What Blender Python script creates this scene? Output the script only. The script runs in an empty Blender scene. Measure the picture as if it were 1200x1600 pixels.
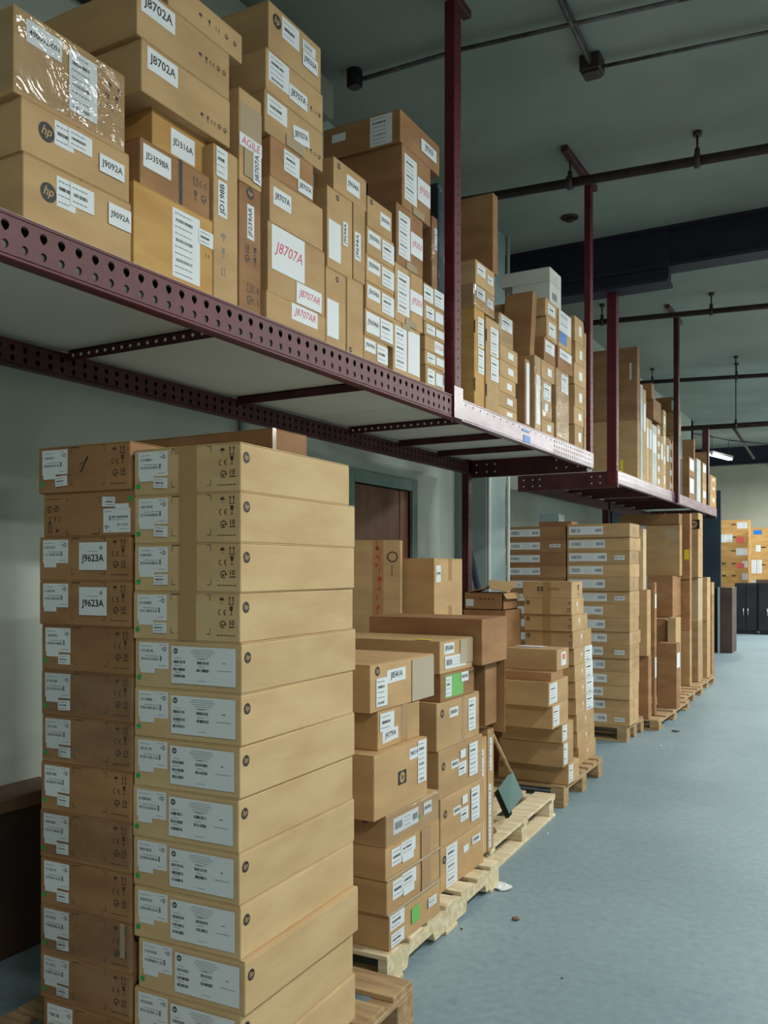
import bpy, bmesh, math, random
from mathutils import Vector, Matrix, Euler
random.seed(7)
S = bpy.context.scene
C = S.collection
PI = math.pi

# ------------------------------------------------------------------ camera
F = 1370.0                      # focal length in pixels of the 1200x1600 frame
TH = math.atan(765 / F)         # camera turned left of the aisle direction (+Y)
ct, st = math.cos(TH), math.sin(TH)
H = 1.55                        # eye height
HV = 890.0                      # eye level row
cam_d = bpy.data.cameras.new('camera')
cam = bpy.data.objects.new('camera', cam_d); C.objects.link(cam)
cam.location = (0, 0, H); cam.rotation_euler = (PI / 2, 0, TH)
cam_d.sensor_fit = 'VERTICAL'; cam_d.sensor_height = 36.0; cam_d.lens = F / 1600 * 36
cam_d.shift_y = (HV - 800) / 1600
cam_d.clip_start = .05; cam_d.clip_end = 100
S.camera = cam

# ------------------------------------------------------------------ world, exposure
w = bpy.data.worlds.new('world'); S.world = w; w.use_nodes = True
w.node_tree.nodes['Background'].inputs[0].default_value = (.6, .7, .7, 1)
w.node_tree.nodes['Background'].inputs[1].default_value = .05
S.view_settings.view_transform = 'Standard'; S.view_settings.look = 'None'
S.view_settings.gamma = 1.0; S.view_settings.use_curve_mapping = False
S.view_settings.exposure = 1.2

# lamps of the room: rows of fluorescent battens under the ceiling (x, y, power)
CEIL = 4.56
LAMPS = [(1.7, 3.6, 60), (1.7, 7.4, 70), (1.7, 11.6, 120), (1.2, 15.8, 95), (1.0, 20.2, 150), (0.6, 24.2, 150),
         (5.2, 5.5, 40), (5.2, 12.0, 40), (2.8, -1.4, 74)]

# ------------------------------------------------------------------ pixel -> place helpers
def dirxy(u):
    a = u - 600.0
    return a * ct - F * st, a * st + F * ct
def Yat(u, X): dx, dy = dirxy(u); return X * dy / dx
def Xat(u, y): dx, dy = dirxy(u); return dx / dy * y
def dep(x, y): return -x * st + y * ct
def Zat(v, x, y): return H + (HV - v) / F * dep(x, y)

# ------------------------------------------------------------------ materials
def srgb(r, g, b):
    f = lambda c: (c / 255 / 12.92) if c / 255 <= .04045 else ((c / 255 + .055) / 1.055) ** 2.4
    return (f(r), f(g), f(b), 1)
def new_mat(name):
    m = bpy.data.materials.new(name); m.use_nodes = True
    return m, m.node_tree, m.node_tree.nodes['Principled BSDF']
def node(nt, t, **k):
    n = nt.nodes.new(t)
    for a, b in k.items(): setattr(n, a, b)
    return n
def plain(name, col, rough=.6, metal=0, spec=.5):
    m, nt, p = new_mat(name)
    p.inputs['Base Color'].default_value = col; p.inputs['Roughness'].default_value = rough
    p.inputs['Metallic'].default_value = metal; p.inputs['Specular IOR Level'].default_value = spec
    return m
def mottled(name, c1, c2, scale=4, rough=.6, bump=.1, bscale=60, spec=.4, detail=6, vary=0.0, stretch=(1, 1, 1), bd=.002, lo=.35, hi=.65):
    """two-tone procedural noise material, with per-object brightness variation"""
    m, nt, p = new_mat(name)
    tc = node(nt, 'ShaderNodeTexCoord'); mp = node(nt, 'ShaderNodeMapping')
    mp.inputs['Scale'].default_value = stretch
    nt.links.new(tc.outputs['Object'], mp.inputs[0])
    oi = node(nt, 'ShaderNodeObjectInfo')
    ad = node(nt, 'ShaderNodeVectorMath', operation='ADD')
    sc = node(nt, 'ShaderNodeMath', operation='MULTIPLY'); sc.inputs[1].default_value = 37
    nt.links.new(oi.outputs['Random'], sc.inputs[0])
    nt.links.new(mp.outputs[0], ad.inputs[0]); nt.links.new(sc.outputs[0], ad.inputs[1])
    n = node(nt, 'ShaderNodeTexNoise'); n.inputs['Scale'].default_value = scale; n.inputs['Detail'].default_value = detail
    nt.links.new(ad.outputs[0], n.inputs['Vector'])
    r = node(nt, 'ShaderNodeValToRGB')
    r.color_ramp.elements[0].position = lo; r.color_ramp.elements[0].color = c1
    r.color_ramp.elements[1].position = hi; r.color_ramp.elements[1].color = c2
    nt.links.new(n.outputs['Fac'], r.inputs[0])
    hs = node(nt, 'ShaderNodeHueSaturation')
    mr = node(nt, 'ShaderNodeMapRange'); mr.inputs['To Min'].default_value = 1 - vary; mr.inputs['To Max'].default_value = 1 + vary
    nt.links.new(oi.outputs['Random'], mr.inputs['Value']); nt.links.new(mr.outputs[0], hs.inputs['Value'])
    nt.links.new(r.outputs[0], hs.inputs['Color']); nt.links.new(hs.outputs[0], p.inputs['Base Color'])
    p.inputs['Roughness'].default_value = rough; p.inputs['Specular IOR Level'].default_value = spec
    if bump:
        n2 = node(nt, 'ShaderNodeTexNoise'); n2.inputs['Scale'].default_value = bscale; n2.inputs['Detail'].default_value = 3
        nt.links.new(mp.outputs[0], n2.inputs['Vector'])
        b = node(nt, 'ShaderNodeBump'); b.inputs['Strength'].default_value = bump; b.inputs['Distance'].default_value = bd
        nt.links.new(n2.outputs['Fac'], b.inputs['Height']); nt.links.new(b.outputs[0], p.inputs['Normal'])
    return m
def cardboard(name, a, b, vary=.10):
    return mottled(name, a, b, scale=3.5, rough=.72, bump=.35, bscale=9, spec=.25, vary=vary, stretch=(1, 1, 3.2), bd=.004)
M = {}
M['kraft'] = cardboard('kraft_cardboard', srgb(176, 142, 100), srgb(190, 156, 112))
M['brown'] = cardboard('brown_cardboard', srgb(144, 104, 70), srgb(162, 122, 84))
M['pale'] = cardboard('pale_cardboard', srgb(196, 170, 130), srgb(206, 180, 140), .05)
M['amber'] = cardboard('amber_cardboard', srgb(178, 134, 76), srgb(198, 156, 96))
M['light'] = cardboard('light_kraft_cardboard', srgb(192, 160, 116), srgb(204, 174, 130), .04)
M['white'] = cardboard('white_cardboard', srgb(196, 196, 188), srgb(206, 206, 200), .03)
M['paper'] = plain('white_paper', srgb(216, 220, 222), .5)
M['ink'] = plain('black_ink', srgb(34, 32, 32), .6)
M['grey_ink'] = plain('grey_ink', srgb(120, 122, 126), .6)
M['brown_ink'] = plain('brown_ink', srgb(74, 56, 42), .6)
M['red_ink'] = plain('red_ink', srgb(205, 70, 100), .6)
M['red_mark'] = plain('red_tape_ink', srgb(178, 62, 58), .5)
M['kraft_ink'] = plain('bare_kraft', srgb(178, 144, 102), .7)
M['green_dot'] = plain('green_paper', srgb(38, 160, 78), .5)
M['green_note'] = plain('green_note_paper', srgb(112, 180, 92), .5)
M['yellow'] = plain('yellow_paper', srgb(220, 205, 40), .5)
M['blue'] = plain('blue_tape', srgb(30, 110, 185), .45)
M['tape'] = plain('brown_tape', srgb(166, 128, 84), .22, spec=.6)
M['cleartape'] = plain('clear_tape_on_board', srgb(178, 158, 130), .12, spec=.9)
M['pinkpaper'] = plain('red_paper', srgb(215, 90, 85), .5)
M['wall'] = mottled('painted_wall', srgb(166, 174, 164), srgb(182, 190, 180), 1.5, .75, .08, 40)
M['cream'] = mottled('cream_far_wall', srgb(192, 188, 168), srgb(204, 200, 182), 1.0, .8, .08, 40)
M['wallgrey'] = mottled('painted_column', srgb(138, 156, 156), srgb(152, 168, 166), 1.5, .55, .05, 40)
M['ceil'] = mottled('ceiling_plaster', srgb(128, 132, 124), srgb(146, 150, 142), .8, .9, .3, 120, bd=.003)
M['panel'] = mottled('dark_wainscot', srgb(48, 36, 30), srgb(66, 48, 38), 2, .7, .1, 30)
M['ledge'] = mottled('brown_rail', srgb(104, 78, 60), srgb(120, 92, 72), 3, .6, .1, 30)
M['floor'] = None
M['red'] = mottled('dark_red_rack_paint', srgb(84, 12, 24), srgb(104, 26, 38), 9, .5, .25, 30, .5, lo=.45, hi=.8)
M['redworn'] = mottled('worn_red_rack_paint', srgb(92, 34, 48), srgb(140, 110, 126), 14, .32, .3, 26, .7, stretch=(1, .25, 1), lo=.3, hi=.7)
M['darkred'] = mottled('dark_oxide_steel', srgb(58, 24, 28), srgb(78, 34, 36), 6, .5, .2, 40, .4)
M['steel'] = mottled('black_pipe_steel', srgb(44, 30, 32), srgb(60, 42, 42), 5, .5, .2, 40, .5)
M['beam'] = mottled('navy_girder_paint', srgb(24, 24, 38), srgb(34, 34, 50), 3, .6, .1, 20)
M['conduit'] = mottled('grey_conduit', srgb(52, 48, 48), srgb(92, 86, 84), 12, .45, .2, 40)
M['duct'] = mottled('pale_duct_paint', srgb(128, 132, 122), srgb(146, 148, 138), 2, .6, .1, 20)
M['deck'] = mottled('pale_shelf_board', srgb(206, 207, 196), srgb(218, 219, 208), 1.2, .75, .1, 30)
M['hole'] = plain('dark_hole', srgb(18, 12, 14), .9)
M['wood'] = None
M['doorwood'] = mottled('brown_door_wood', srgb(98, 58, 36), srgb(120, 74, 46), 3, .45, .1, 20, stretch=(3, 3, .4))
M['doorrail'] = mottled('red_door_wood', srgb(124, 66, 40), srgb(146, 82, 52), 3, .45, .1, 20, stretch=(3, 3, .4))
M['doorframe'] = mottled('grey_green_frame_paint', srgb(112, 130, 124), srgb(126, 144, 138), 3, .5, .05, 20)
M['teal'] = mottled('dark_teal_panel', srgb(30, 46, 58), srgb(40, 58, 70), 2, .6, .1, 20)
M['black'] = mottled('black_cabinet', srgb(24, 24, 28), srgb(34, 34, 38), 2, .4, .1, 20)
M['darkwood'] = mottled('dark_brown_board', srgb(62, 46, 40), srgb(76, 58, 48), 3, .5, .1, 20)
M['dust'] = mottled('green_plastic', srgb(30, 84, 76), srgb(40, 100, 88), 3, .4, .05, 30)
M['brush'] = plain('dark_bristle', srgb(20, 32, 32), .9)
M['housing'] = plain('white_enamel', srgb(220, 222, 216), .4)
M['chrome'] = plain('chrome', srgb(190, 190, 190), .25, 1)

def make_floor():
    m, nt, p = new_mat('painted_concrete_floor')
    tc = node(nt, 'ShaderNodeTexCoord')
    n = node(nt, 'ShaderNodeTexNoise'); n.inputs['Scale'].default_value = .7; n.inputs['Detail'].default_value = 8
    n2 = node(nt, 'ShaderNodeTexNoise'); n2.inputs['Scale'].default_value = 26; n2.inputs['Detail'].default_value = 6
    n3 = node(nt, 'ShaderNodeTexNoise'); n3.inputs['Scale'].default_value = 5; n3.inputs['Detail'].default_value = 10; n3.inputs['Roughness'].default_value = .75
    for q in (n, n2, n3): nt.links.new(tc.outputs['Object'], q.inputs['Vector'])
    r = node(nt, 'ShaderNodeValToRGB')
    r.color_ramp.elements[0].position = .3; r.color_ramp.elements[0].color = srgb(114, 134, 142)
    r.color_ramp.elements[1].position = .7; r.color_ramp.elements[1].color = srgb(132, 151, 158)
    nt.links.new(n.outputs['Fac'], r.inputs[0])
    mx = node(nt, 'ShaderNodeMixRGB', blend_type='MIX'); mx.inputs[2].default_value = srgb(92, 108, 112)
    r3 = node(nt, 'ShaderNodeValToRGB'); r3.color_ramp.elements[0].position = .58; r3.color_ramp.elements[1].position = .72
    nt.links.new(n3.outputs['Fac'], r3.inputs[0])
    k = node(nt, 'ShaderNodeMath', operation='MULTIPLY'); k.inputs[1].default_value = .35
    nt.links.new(r3.outputs[0], k.inputs[0]); nt.links.new(k.outputs[0], mx.inputs[0]); nt.links.new(r.outputs[0], mx.inputs[1])
    m2 = node(nt, 'ShaderNodeMixRGB', blend_type='OVERLAY'); m2.inputs[0].default_value = .25
    nt.links.new(mx.outputs[0], m2.inputs[1]); nt.links.new(n2.outputs['Fac'], m2.inputs[2])
    nt.links.new(m2.outputs[0], p.inputs['Base Color'])
    rr = node(nt, 'ShaderNodeMapRange'); rr.inputs['To Min'].default_value = .38; rr.inputs['To Max'].default_value = .62
    nt.links.new(n3.outputs['Fac'], rr.inputs['Value']); nt.links.new(rr.outputs[0], p.inputs['Roughness'])
    b = node(nt, 'ShaderNodeBump'); b.inputs['Strength'].default_value = .12; b.inputs['Distance'].default_value = .003
    nt.links.new(n2.outputs['Fac'], b.inputs['Height']); nt.links.new(b.outputs[0], p.inputs['Normal'])
    return m
M['floor'] = make_floor()
def make_wood(name, a, b):
    m, nt, p = new_mat(name)
    tc = node(nt, 'ShaderNodeTexCoord'); mp = node(nt, 'ShaderNodeMapping'); mp.inputs['Scale'].default_value = (3, 22, 22)
    oi = node(nt, 'ShaderNodeObjectInfo'); ad = node(nt, 'ShaderNodeVectorMath', operation='ADD')
    sc = node(nt, 'ShaderNodeMath', operation='MULTIPLY'); sc.inputs[1].default_value = 53
    nt.links.new(oi.outputs['Random'], sc.inputs[0])
    nt.links.new(tc.outputs['Object'], mp.inputs[0]); nt.links.new(mp.outputs[0], ad.inputs[0]); nt.links.new(sc.outputs[0], ad.inputs[1])
    n = node(nt, 'ShaderNodeTexNoise'); n.inputs['Scale'].default_value = 1.4; n.inputs['Detail'].default_value = 8
    nt.links.new(ad.outputs[0], n.inputs['Vector'])
    r = node(nt, 'ShaderNodeValToRGB'); r.color_ramp.elements[0].position = .32; r.color_ramp.elements[0].color = a
    r.color_ramp.elements[1].position = .62; r.color_ramp.elements[1].color = b
    nt.links.new(n.outputs['Fac'], r.inputs[0]); nt.links.new(r.outputs[0], p.inputs['Base Color'])
    p.inputs['Roughness'].default_value = .7; p.inputs['Specular IOR Level'].default_value = .25
    bu = node(nt, 'ShaderNodeBump'); bu.inputs['Strength'].default_value = .3; bu.inputs['Distance'].default_value = .003
    nt.links.new(n.outputs['Fac'], bu.inputs['Height']); nt.links.new(bu.outputs[0], p.inputs['Normal'])
    return m
M['wood'] = make_wood('pallet_pine', srgb(190, 170, 132), srgb(220, 206, 174))
M['oldwood'] = make_wood('weathered_pallet_wood', srgb(140, 112, 80), srgb(178, 150, 112))
def make_film():
    m = bpy.data.materials.new('clear_stretch_film'); m.use_nodes = True; nt = m.node_tree; nt.nodes.clear()
    o = node(nt, 'ShaderNodeOutputMaterial'); mx = node(nt, 'ShaderNodeMixShader'); t = node(nt, 'ShaderNodeBsdfTransparent')
    g = node(nt, 'ShaderNodeBsdfGlossy'); g.inputs['Roughness'].default_value = .14
    t.inputs['Color'].default_value = (.93, .93, .93, 1)
    n = node(nt, 'ShaderNodeTexNoise'); n.inputs['Scale'].default_value = 7; n.inputs['Detail'].default_value = 3; n.inputs['Distortion'].default_value = 2.5
    tc = node(nt, 'ShaderNodeTexCoord'); nt.links.new(tc.outputs['Object'], n.inputs['Vector'])
    b = node(nt, 'ShaderNodeBump'); b.inputs['Strength'].default_value = 1; b.inputs['Distance'].default_value = .012
    nt.links.new(n.outputs['Fac'], b.inputs['Height']); nt.links.new(b.outputs[0], g.inputs['Normal'])
    mx.inputs[0].default_value = .06
    nt.links.new(t.outputs[0], mx.inputs[1]); nt.links.new(g.outputs[0], mx.inputs[2]); nt.links.new(mx.outputs[0], o.inputs[0])
    return m
M['film'] = make_film()
def emit(name, col, s):
    m = bpy.data.materials.new(name); m.use_nodes = True; nt = m.node_tree; nt.nodes.clear()
    o = node(nt, 'ShaderNodeOutputMaterial'); e = node(nt, 'ShaderNodeEmission'); e.inputs[0].default_value = col; e.inputs[1].default_value = s
    nt.links.new(e.outputs[0], o.inputs[0]); return m
M['tube'] = emit('fluorescent_tube', (.95, 1, .93, 1), 9)

# ------------------------------------------------------------------ mesh helpers
class MB:
    """collects shapes into one mesh"""
    def __init__(s): s.bm = bmesh.new(); s.mats = []
    def mi(s, m):
        if m not in s.mats: s.mats.append(m)
        return s.mats.index(m)
    def box(s, x0, x1, y0, y1, z0, z1, m, bev=0.0, seg=1):
        r = bmesh.ops.create_cube(s.bm, size=1)
        vs = r['verts']
        for v in vs: v.co = Vector(((x0 + x1) / 2 + v.co.x * (x1 - x0), (y0 + y1) / 2 + v.co.y * (y1 - y0), (z0 + z1) / 2 + v.co.z * (z1 - z0)))
        fs = list({f for v in vs for f in v.link_faces}); i = s.mi(m)
        for f in fs: f.material_index = i
        if bev:
            es = list({e for v in vs for e in v.link_edges})
            bmesh.ops.bevel(s.bm, geom=es, offset=bev, segments=seg, affect='EDGES', profile=.5)
        return vs
    def poly(s, pts, m):
        f = s.bm.faces.new([s.bm.verts.new(p) for p in pts]); f.material_index = s.mi(m); return f
    def rod(s, a, b, r, m, n=12, r2=None):
        a, b = Vector(a), Vector(b); d = b - a; r2 = r if r2 is None else r2
        q = d.to_track_quat('Z', 'Y'); i = s.mi(m); A = []; B = []
        for k in range(n):
            t = 2 * PI * k / n; A.append(s.bm.verts.new(a + q @ Vector((math.cos(t) * r, math.sin(t) * r, 0))))
            B.append(s.bm.verts.new(b + q @ Vector((math.cos(t) * r2, math.sin(t) * r2, 0))))
        for k in range(n):
            f = s.bm.faces.new([A[k], A[(k + 1) % n], B[(k + 1) % n], B[k]]); f.material_index = i; f.smooth = True
        for c in (A[::-1], B):
            f = s.bm.faces.new(c); f.material_index = i
    def build(s, name, parent=None, loc=(0, 0, 0), rot=(0, 0, 0)):
        bmesh.ops.recalc_face_normals(s.bm, faces=s.bm.faces)
        me = bpy.data.meshes.new(name); s.bm.to_mesh(me); s.bm.free()
        for m in s.mats: me.materials.append(M[m])
        return obj(name, me, parent, loc, rot)
def obj(name, me, parent=None, loc=(0, 0, 0), rot=(0, 0, 0)):
    o = bpy.data.objects.new(name, me); C.objects.link(o); o.location = loc; o.rotation_euler = rot
    if parent: o.parent = parent
    return o
def tag(o, label, cat, group=None, kind=None):
    o['label'] = label; o['category'] = cat
    if group: o['group'] = group
    if kind: o['kind'] = kind
    return o
def empty(name, loc, rz=0):
    return obj(name, None, None, loc, (0, 0, rz))
def struct(o): o['kind'] = 'structure'; return o

# text as flat mesh data, cached: list of (verts2d), (tris)
_txt = {}
def text_geo(body, shear=0.0, bold=0.0):
    k = (body, shear, bold)
    if k in _txt: return _txt[k]
    cu = bpy.data.curves.new('lettering', 'FONT'); cu.body = body; cu.size = 1; cu.resolution_u = 2; cu.shear = shear; cu.offset = bold
    o = bpy.data.objects.new('lettering', cu); C.objects.link(o)
    dg = bpy.context.evaluated_depsgraph_get(); dg.update()
    me = bpy.data.meshes.new_from_object(o.evaluated_get(dg))
    vs = [(v.co.x, v.co.y) for v in me.vertices]; fs = [tuple(p.vertices) for p in me.polygons]
    C.objects.unlink(o); bpy.data.objects.remove(o); bpy.data.curves.remove(cu); bpy.data.meshes.remove(me)
    xs = [a for a, b in vs]; ys = [b for a, b in vs]
    x0, x1, y0, y1 = min(xs), max(xs), min(ys), max(ys)
    vs = [((a - (x0 + x1) / 2) / (x1 - x0), (b - (y0 + y1) / 2) / (x1 - x0)) for a, b in vs]
    _txt[k] = (vs, fs, (y1 - y0) / (x1 - x0)); return _txt[k]

class Ink:
    """flat printing in face coordinates (metres); collected in one mesh"""
    def __init__(s): s.v = []; s.f = []; s.m = []; s.mats = []
    def mi(s, m):
        if m not in s.mats: s.mats.append(m)
        return s.mats.index(m)
    def face(s, pts, m='ink', z=0.0):
        z += min(len(s.f), 150) * 2e-6
        n = len(s.v); s.v += [(x, y, z) for x, y in pts]; s.f.append(tuple(range(n, n + len(pts)))); s.m.append(s.mi(m))
    def rect(s, x, y, w, h, m='ink', z=0.0): s.face([(x - w/2, y - h/2), (x + w/2, y - h/2), (x + w/2, y + h/2), (x - w/2, y + h/2)], m, z)
    def disc(s, x, y, r, m='ink', z=0.0, a0=0, a1=2*PI, n=22):
        s.face([(x + r * math.cos(a0 + (a1 - a0) * k / n), y + r * math.sin(a0 + (a1 - a0) * k / n)) for k in range(n + (0 if a1 - a0 > 6.2 else 1))], m, z)
    def ring(s, x, y, r, t, m='ink', a0=0, a1=2*PI, n=18):
        for k in range(n):
            p, q = a0 + (a1 - a0) * k / n, a0 + (a1 - a0) * (k + 1) / n
            s.face([(x + r*math.cos(p), y + r*math.sin(p)), (x + r*math.cos(q), y + r*math.sin(q)),
                    (x + (r-t)*math.cos(q), y + (r-t)*math.sin(q)), (x + (r-t)*math.cos(p), y + (r-t)*math.sin(p))], m)
    def text(s, body, x, y, w, h=None, m='ink', z=0.0, shear=0.0, rot=0.0, bold=0.0, stretch=False):
        vs, fs, asp = text_geo(body, shear, bold)
        sx = w; sy = w
        if h:
            if stretch: sy = h / asp
            elif asp * w > h: sx = sy = h / asp
        n = len(s.v); c, d = math.cos(rot), math.sin(rot); i = s.mi(m)
        for a, b in vs:
            a *= sx; b *= sy; s.v.append((x + a * c - b * d, y + a * d + b * c, z))
        for f in fs: s.f.append(tuple(q + n for q in f)); s.m.append(i)
    def barcode(s, x, y, w, h, m='ink', n=22, seed=1):
        r = random.Random(seed); p = x - w / 2; st_ = w / n
        for k in range(n):
            b = st_ * r.choice([.3, .5, .75]); s.rect(p + st_ / 2, y, b, h, m); p += st_
    def line(s, x, y, w, h=.0015, m='grey_ink', seed=1):
        r = random.Random(seed); p = x - w / 2
        while p < x + w / 2 - .002:
            q = min(r.uniform(.004, .012), x + w / 2 - p); s.rect(p + q / 2, y, q, h, m); p += q + h
    # care marks, each about s high, centred
    def arrows(s, x, y, a, m='brown_ink'):
        for d in (-.25, .25):
            s.rect(x + d*a, y - .05*a, .1*a, .7*a, m); s.face([(x + d*a - .17*a, y + .2*a), (x + d*a + .17*a, y + .2*a), (x + d*a, y + .5*a)], m)
        s.rect(x, y - .47*a, .85*a, .08*a, m)
    def umbrella(s, x, y, a, m='brown_ink'):
        s.disc(x, y, .45*a, m, a0=0, a1=PI); s.rect(x, y - .2*a, .07*a, .4*a, m); s.rect(x + .08*a, y - .42*a, .2*a, .07*a, m)
    def glass(s, x, y, a, m='brown_ink'):
        s.face([(x - .25*a, y + .5*a), (x - .2*a, y), (x, y - .12*a), (x + .2*a, y), (x + .25*a, y + .5*a)], m)
        s.rect(x, y - .28*a, .08*a, .36*a, m); s.rect(x, y - .47*a, .4*a, .08*a, m)
    def ce(s, x, y, a, m='brown_ink'):
        s.ring(x - .3*a, y, .36*a, .1*a, m, PI*.5, PI*1.5, 10); s.ring(x + .45*a, y, .36*a, .1*a, m, PI*.5, PI*1.5, 10); s.rect(x + .28*a, y, .28*a, .09*a, m)
    def cycle(s, x, y, a, m='brown_ink'):
        s.ring(x, y, .45*a, .13*a, m, PI*.1, PI*1.7, 14); s.face([(x + .1*a, y - .1*a), (x + .55*a, y - .1*a), (x + .35*a, y + .2*a)], m)
        s.disc(x - .05*a, y - .1*a, .14*a, m, n=8)
    def ten(s, x, y, a, m='brown_ink'):
        s.text('10', x, y + .1*a, .7*a, m=m, bold=.02); s.rect(x, y - .42*a, .85*a, .14*a, m)
    def logo(s, x, y, r, m='ink', rot=0.0, neg='kraft_ink'):
        s.disc(x, y, r, m, n=28)
        s.text('hp', x, y, 1.35 * r, m=neg, z=.0004, shear=.35, rot=rot, bold=.02)
    def build(s, name, parent, loc, rot):
        me = bpy.data.meshes.new(name); me.from_pydata(s.v, [], s.f)
        for m in s.mats: me.materials.append(M[m])
        me.polygons.foreach_set('material_index', s.m); me.update()
        return obj(name, me, parent, loc, rot)

# faces of a carton: A = aisle side (+x), N = near side (-y), T = top
def face_frame(o, face):
    wx, wy, h = o['_d']
    if face == 'A': return wy, h, (lambda a, b, e: (wx/2 + e, -wy/2 + a, b)), (PI/2, 0, PI/2)
    if face == 'N': return wx, h, (lambda a, b, e: (-wx/2 + a, -wy/2 - e, b)), (PI/2, 0, 0)
    if face == 'T': return wx, wy, (lambda a, b, e: (-wx/2 + a, -wy/2 + b, h + e)), (0, 0, 0)
FILMED = set(); DIM = {}; LAYER = {}
def fr(o, face):
    wx, wy, h = DIM[o.name]
    if face == 'A': return wy, h, (lambda a, b, e: (wx/2 + e, -wy/2 + a, b)), (PI/2, 0, PI/2)
    if face == 'N': return wx, h, (lambda a, b, e: (-wx/2 + a, -wy/2 - e, b)), (PI/2, 0, 0)
    return wx, wy, (lambda a, b, e: (-wx/2 + a, -wy/2 + b, h + e)), (0, 0, 0)
def spin(rot, face, ang):
    if not ang: return rot
    m = Euler(rot).to_matrix() @ Matrix.Rotation(ang, 3, 'Z'); return m.to_euler()
def paper(o, face, x0, x1, y0, y1, mat='paper', name='label', e=.0006, tilt=0.0):
    """flat sheet stuck on a face; x, y are fractions of the face, y measured from the bottom"""
    W, Hh, pos, rot = fr(o, face); w, h = (x1 - x0) * W, (y1 - y0) * Hh
    if e == .0006: e += .0013 * LAYER.get(o.name, 0); LAYER[o.name] = LAYER.get(o.name, 0) + 1
    k = MB(); k.box(-w/2, w/2, -h/2, h/2, -.0003, .0003, mat)
    return k.build(name, o, pos((x0 + x1)/2 * W, (y0 + y1)/2 * Hh, e), spin(rot, face, tilt)), w, h
def code(o, face, x0, x1, y0, y1, txt, col='ink', rot=0.0, tilt=0.0, shear=0.0, extra=False):
    p, w, h = paper(o, face, x0, x1, y0, y1, tilt=tilt)
    k = Ink()
    if rot: k.text(txt, 0, 0, h * .86, w * .7, m=col, rot=rot, shear=shear, bold=.012)
    elif extra:
        k.text(txt, 0, -h*.1, w * .8, h * .5, m=col, bold=.02); k.line(0, h*.18, w*.4, .0012, seed=3)
        for a in range(5): k.face([(w*.3, h*.3), (w*.3 + .006*math.cos(a*1.2566-.3), h*.3 + .006*math.sin(a*1.2566-.3)), (w*.3 + .006*math.cos(a*1.2566+.3), h*.3 + .006*math.sin(a*1.2566+.3))])
    else: k.text(txt, 0, 0, w * .84, h * .62, m=col, shear=shear, bold=.012 if col == 'ink' else .0)
    k.build('lettering', p, (0, 0, .0008), (0, 0, 0)); return p
def ship(o, face, x0, x1, y0, y1, style=0, tilt=0.0, mat='paper'):
    """paper label printed with lines of small type and barcodes"""
    p, w, h = paper(o, face, x0, x1, y0, y1, mat=mat, tilt=tilt); k = Ink(); sd = random.randrange(9999)
    if style == 0:       # tall or squarish shipping label
        n = max(3, int(h / .02))
        for i in range(n):
            y = h/2 - h * (i + .7) / (n + .4)
            if i % 3 == 1: k.barcode(-w*.08, y, w*.6, h / n * .45, 'ink' if i == 1 else 'grey_ink', seed=sd + i)
            else: k.line(-w*.1, y, w*.62, min(.003, h*.05), seed=sd + i)
    elif style == 1:     # the small white label of the stacked cartons
        k.line(-w*.25, h*.36, w*.35, .0014, seed=sd); k.barcode(-w*.22, h*.18, w*.42, h*.1, 'grey_ink', 14, sd)
        k.line(-w*.05, -.02*h, w*.5, .0014, seed=sd+1); k.barcode(-w*.12, -h*.14, w*.62, h*.1, 'grey_ink', 20, sd+2)
        k.ring(w*.38, h*.27, .0055, .002, 'ink', n=10); k.rect(w*.28, h*.27, .002, .005); k.rect(w*.25, -.1*h, .006, h*.2, 'grey_ink'); k.line(w*.3, -h*.38, w*.25, .0013, seed=sd+4); k.line(w*.3, h*.42, w*.2, .0013, seed=sd+4)
    elif style == 2:     # large label with round mark
        k.logo(-w*.43, h*.37, h*.075, neg='paper')
        for r_ in range(5): k.line(0, h*.42 - r_*h*.055, w*(.38 - .06*abs(r_ - 1)), .0013, seed=sd + r_)
        for cx in (-.37, .0):
            for i, yy in enumerate((.08, -.12, -.3)):
                if cx == 0 and i == 2: continue
                k.line(cx*w - w*.02, yy*h + h*.1, w*.1, .0014, seed=sd + i); k.barcode(cx*w, yy*h, w*.19, h*.075, 'ink', 18, sd + 9*i)
        k.line(.33*w, .1*h, w*.05, .002, 'ink', seed=sd); k.line(.33*w, -.1*h, w*.22, .0014, seed=sd); k.line(.0, -.4*h, w*.13, .0012, seed=sd)
    elif style == 3:     # long strip label
        k.barcode(-w*.3, 0, w*.28, h*.45, 'grey_ink', 16, sd)
        for i in range(3): k.line(w*.05, h*(.25 - .25*i), w*.25, .002, seed=sd + i)
        k.barcode(w*.36, 0, w*.2, h*.4, 'grey_ink', 12, sd + 5)
    k.build('printing', p, (0, 0, .0008), (0, 0, 0)); return p
def printing(o, face, k, name='printing'):
    W, Hh, pos, rot = fr(o, face); return k.build(name, o, pos(0, 0, .0007), rot)
def care_row(o, face, x0, x1, y, a=.03, marks='uagcto', m='brown_ink'):
    W, Hh, pos, rot = fr(o, face); k = Ink(); n = len(marks)
    for i, c in enumerate(marks):
        x = W * (x0 + (x1 - x0) * (i + .5) / n)
        {'u': k.umbrella, 'a': k.arrows, 'g': k.glass, 'c': k.ce, 't': k.ten, 'o': k.cycle}[c](x, Hh * y, a, m)
    return printing(o, face, k, 'care_markings')
def logo(o, face, x, y, r, square=False):
    W, Hh, pos, rot = fr(o, face); k = Ink()
    if square:
        k.rect(x*W, y*Hh, r*2.6, r*2, 'ink'); k.disc(x*W, y*Hh, r*.8, 'kraft_ink', .0003); k.text('hp', x*W, y*Hh, 1.0*r, m='ink', z=.0006, shear=.35, bold=.02)
    else: k.logo(x*W, y*Hh, r)
    return k.build('round_logo' if not square else 'square_logo', o, pos(0, 0, .0007), rot)
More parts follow.
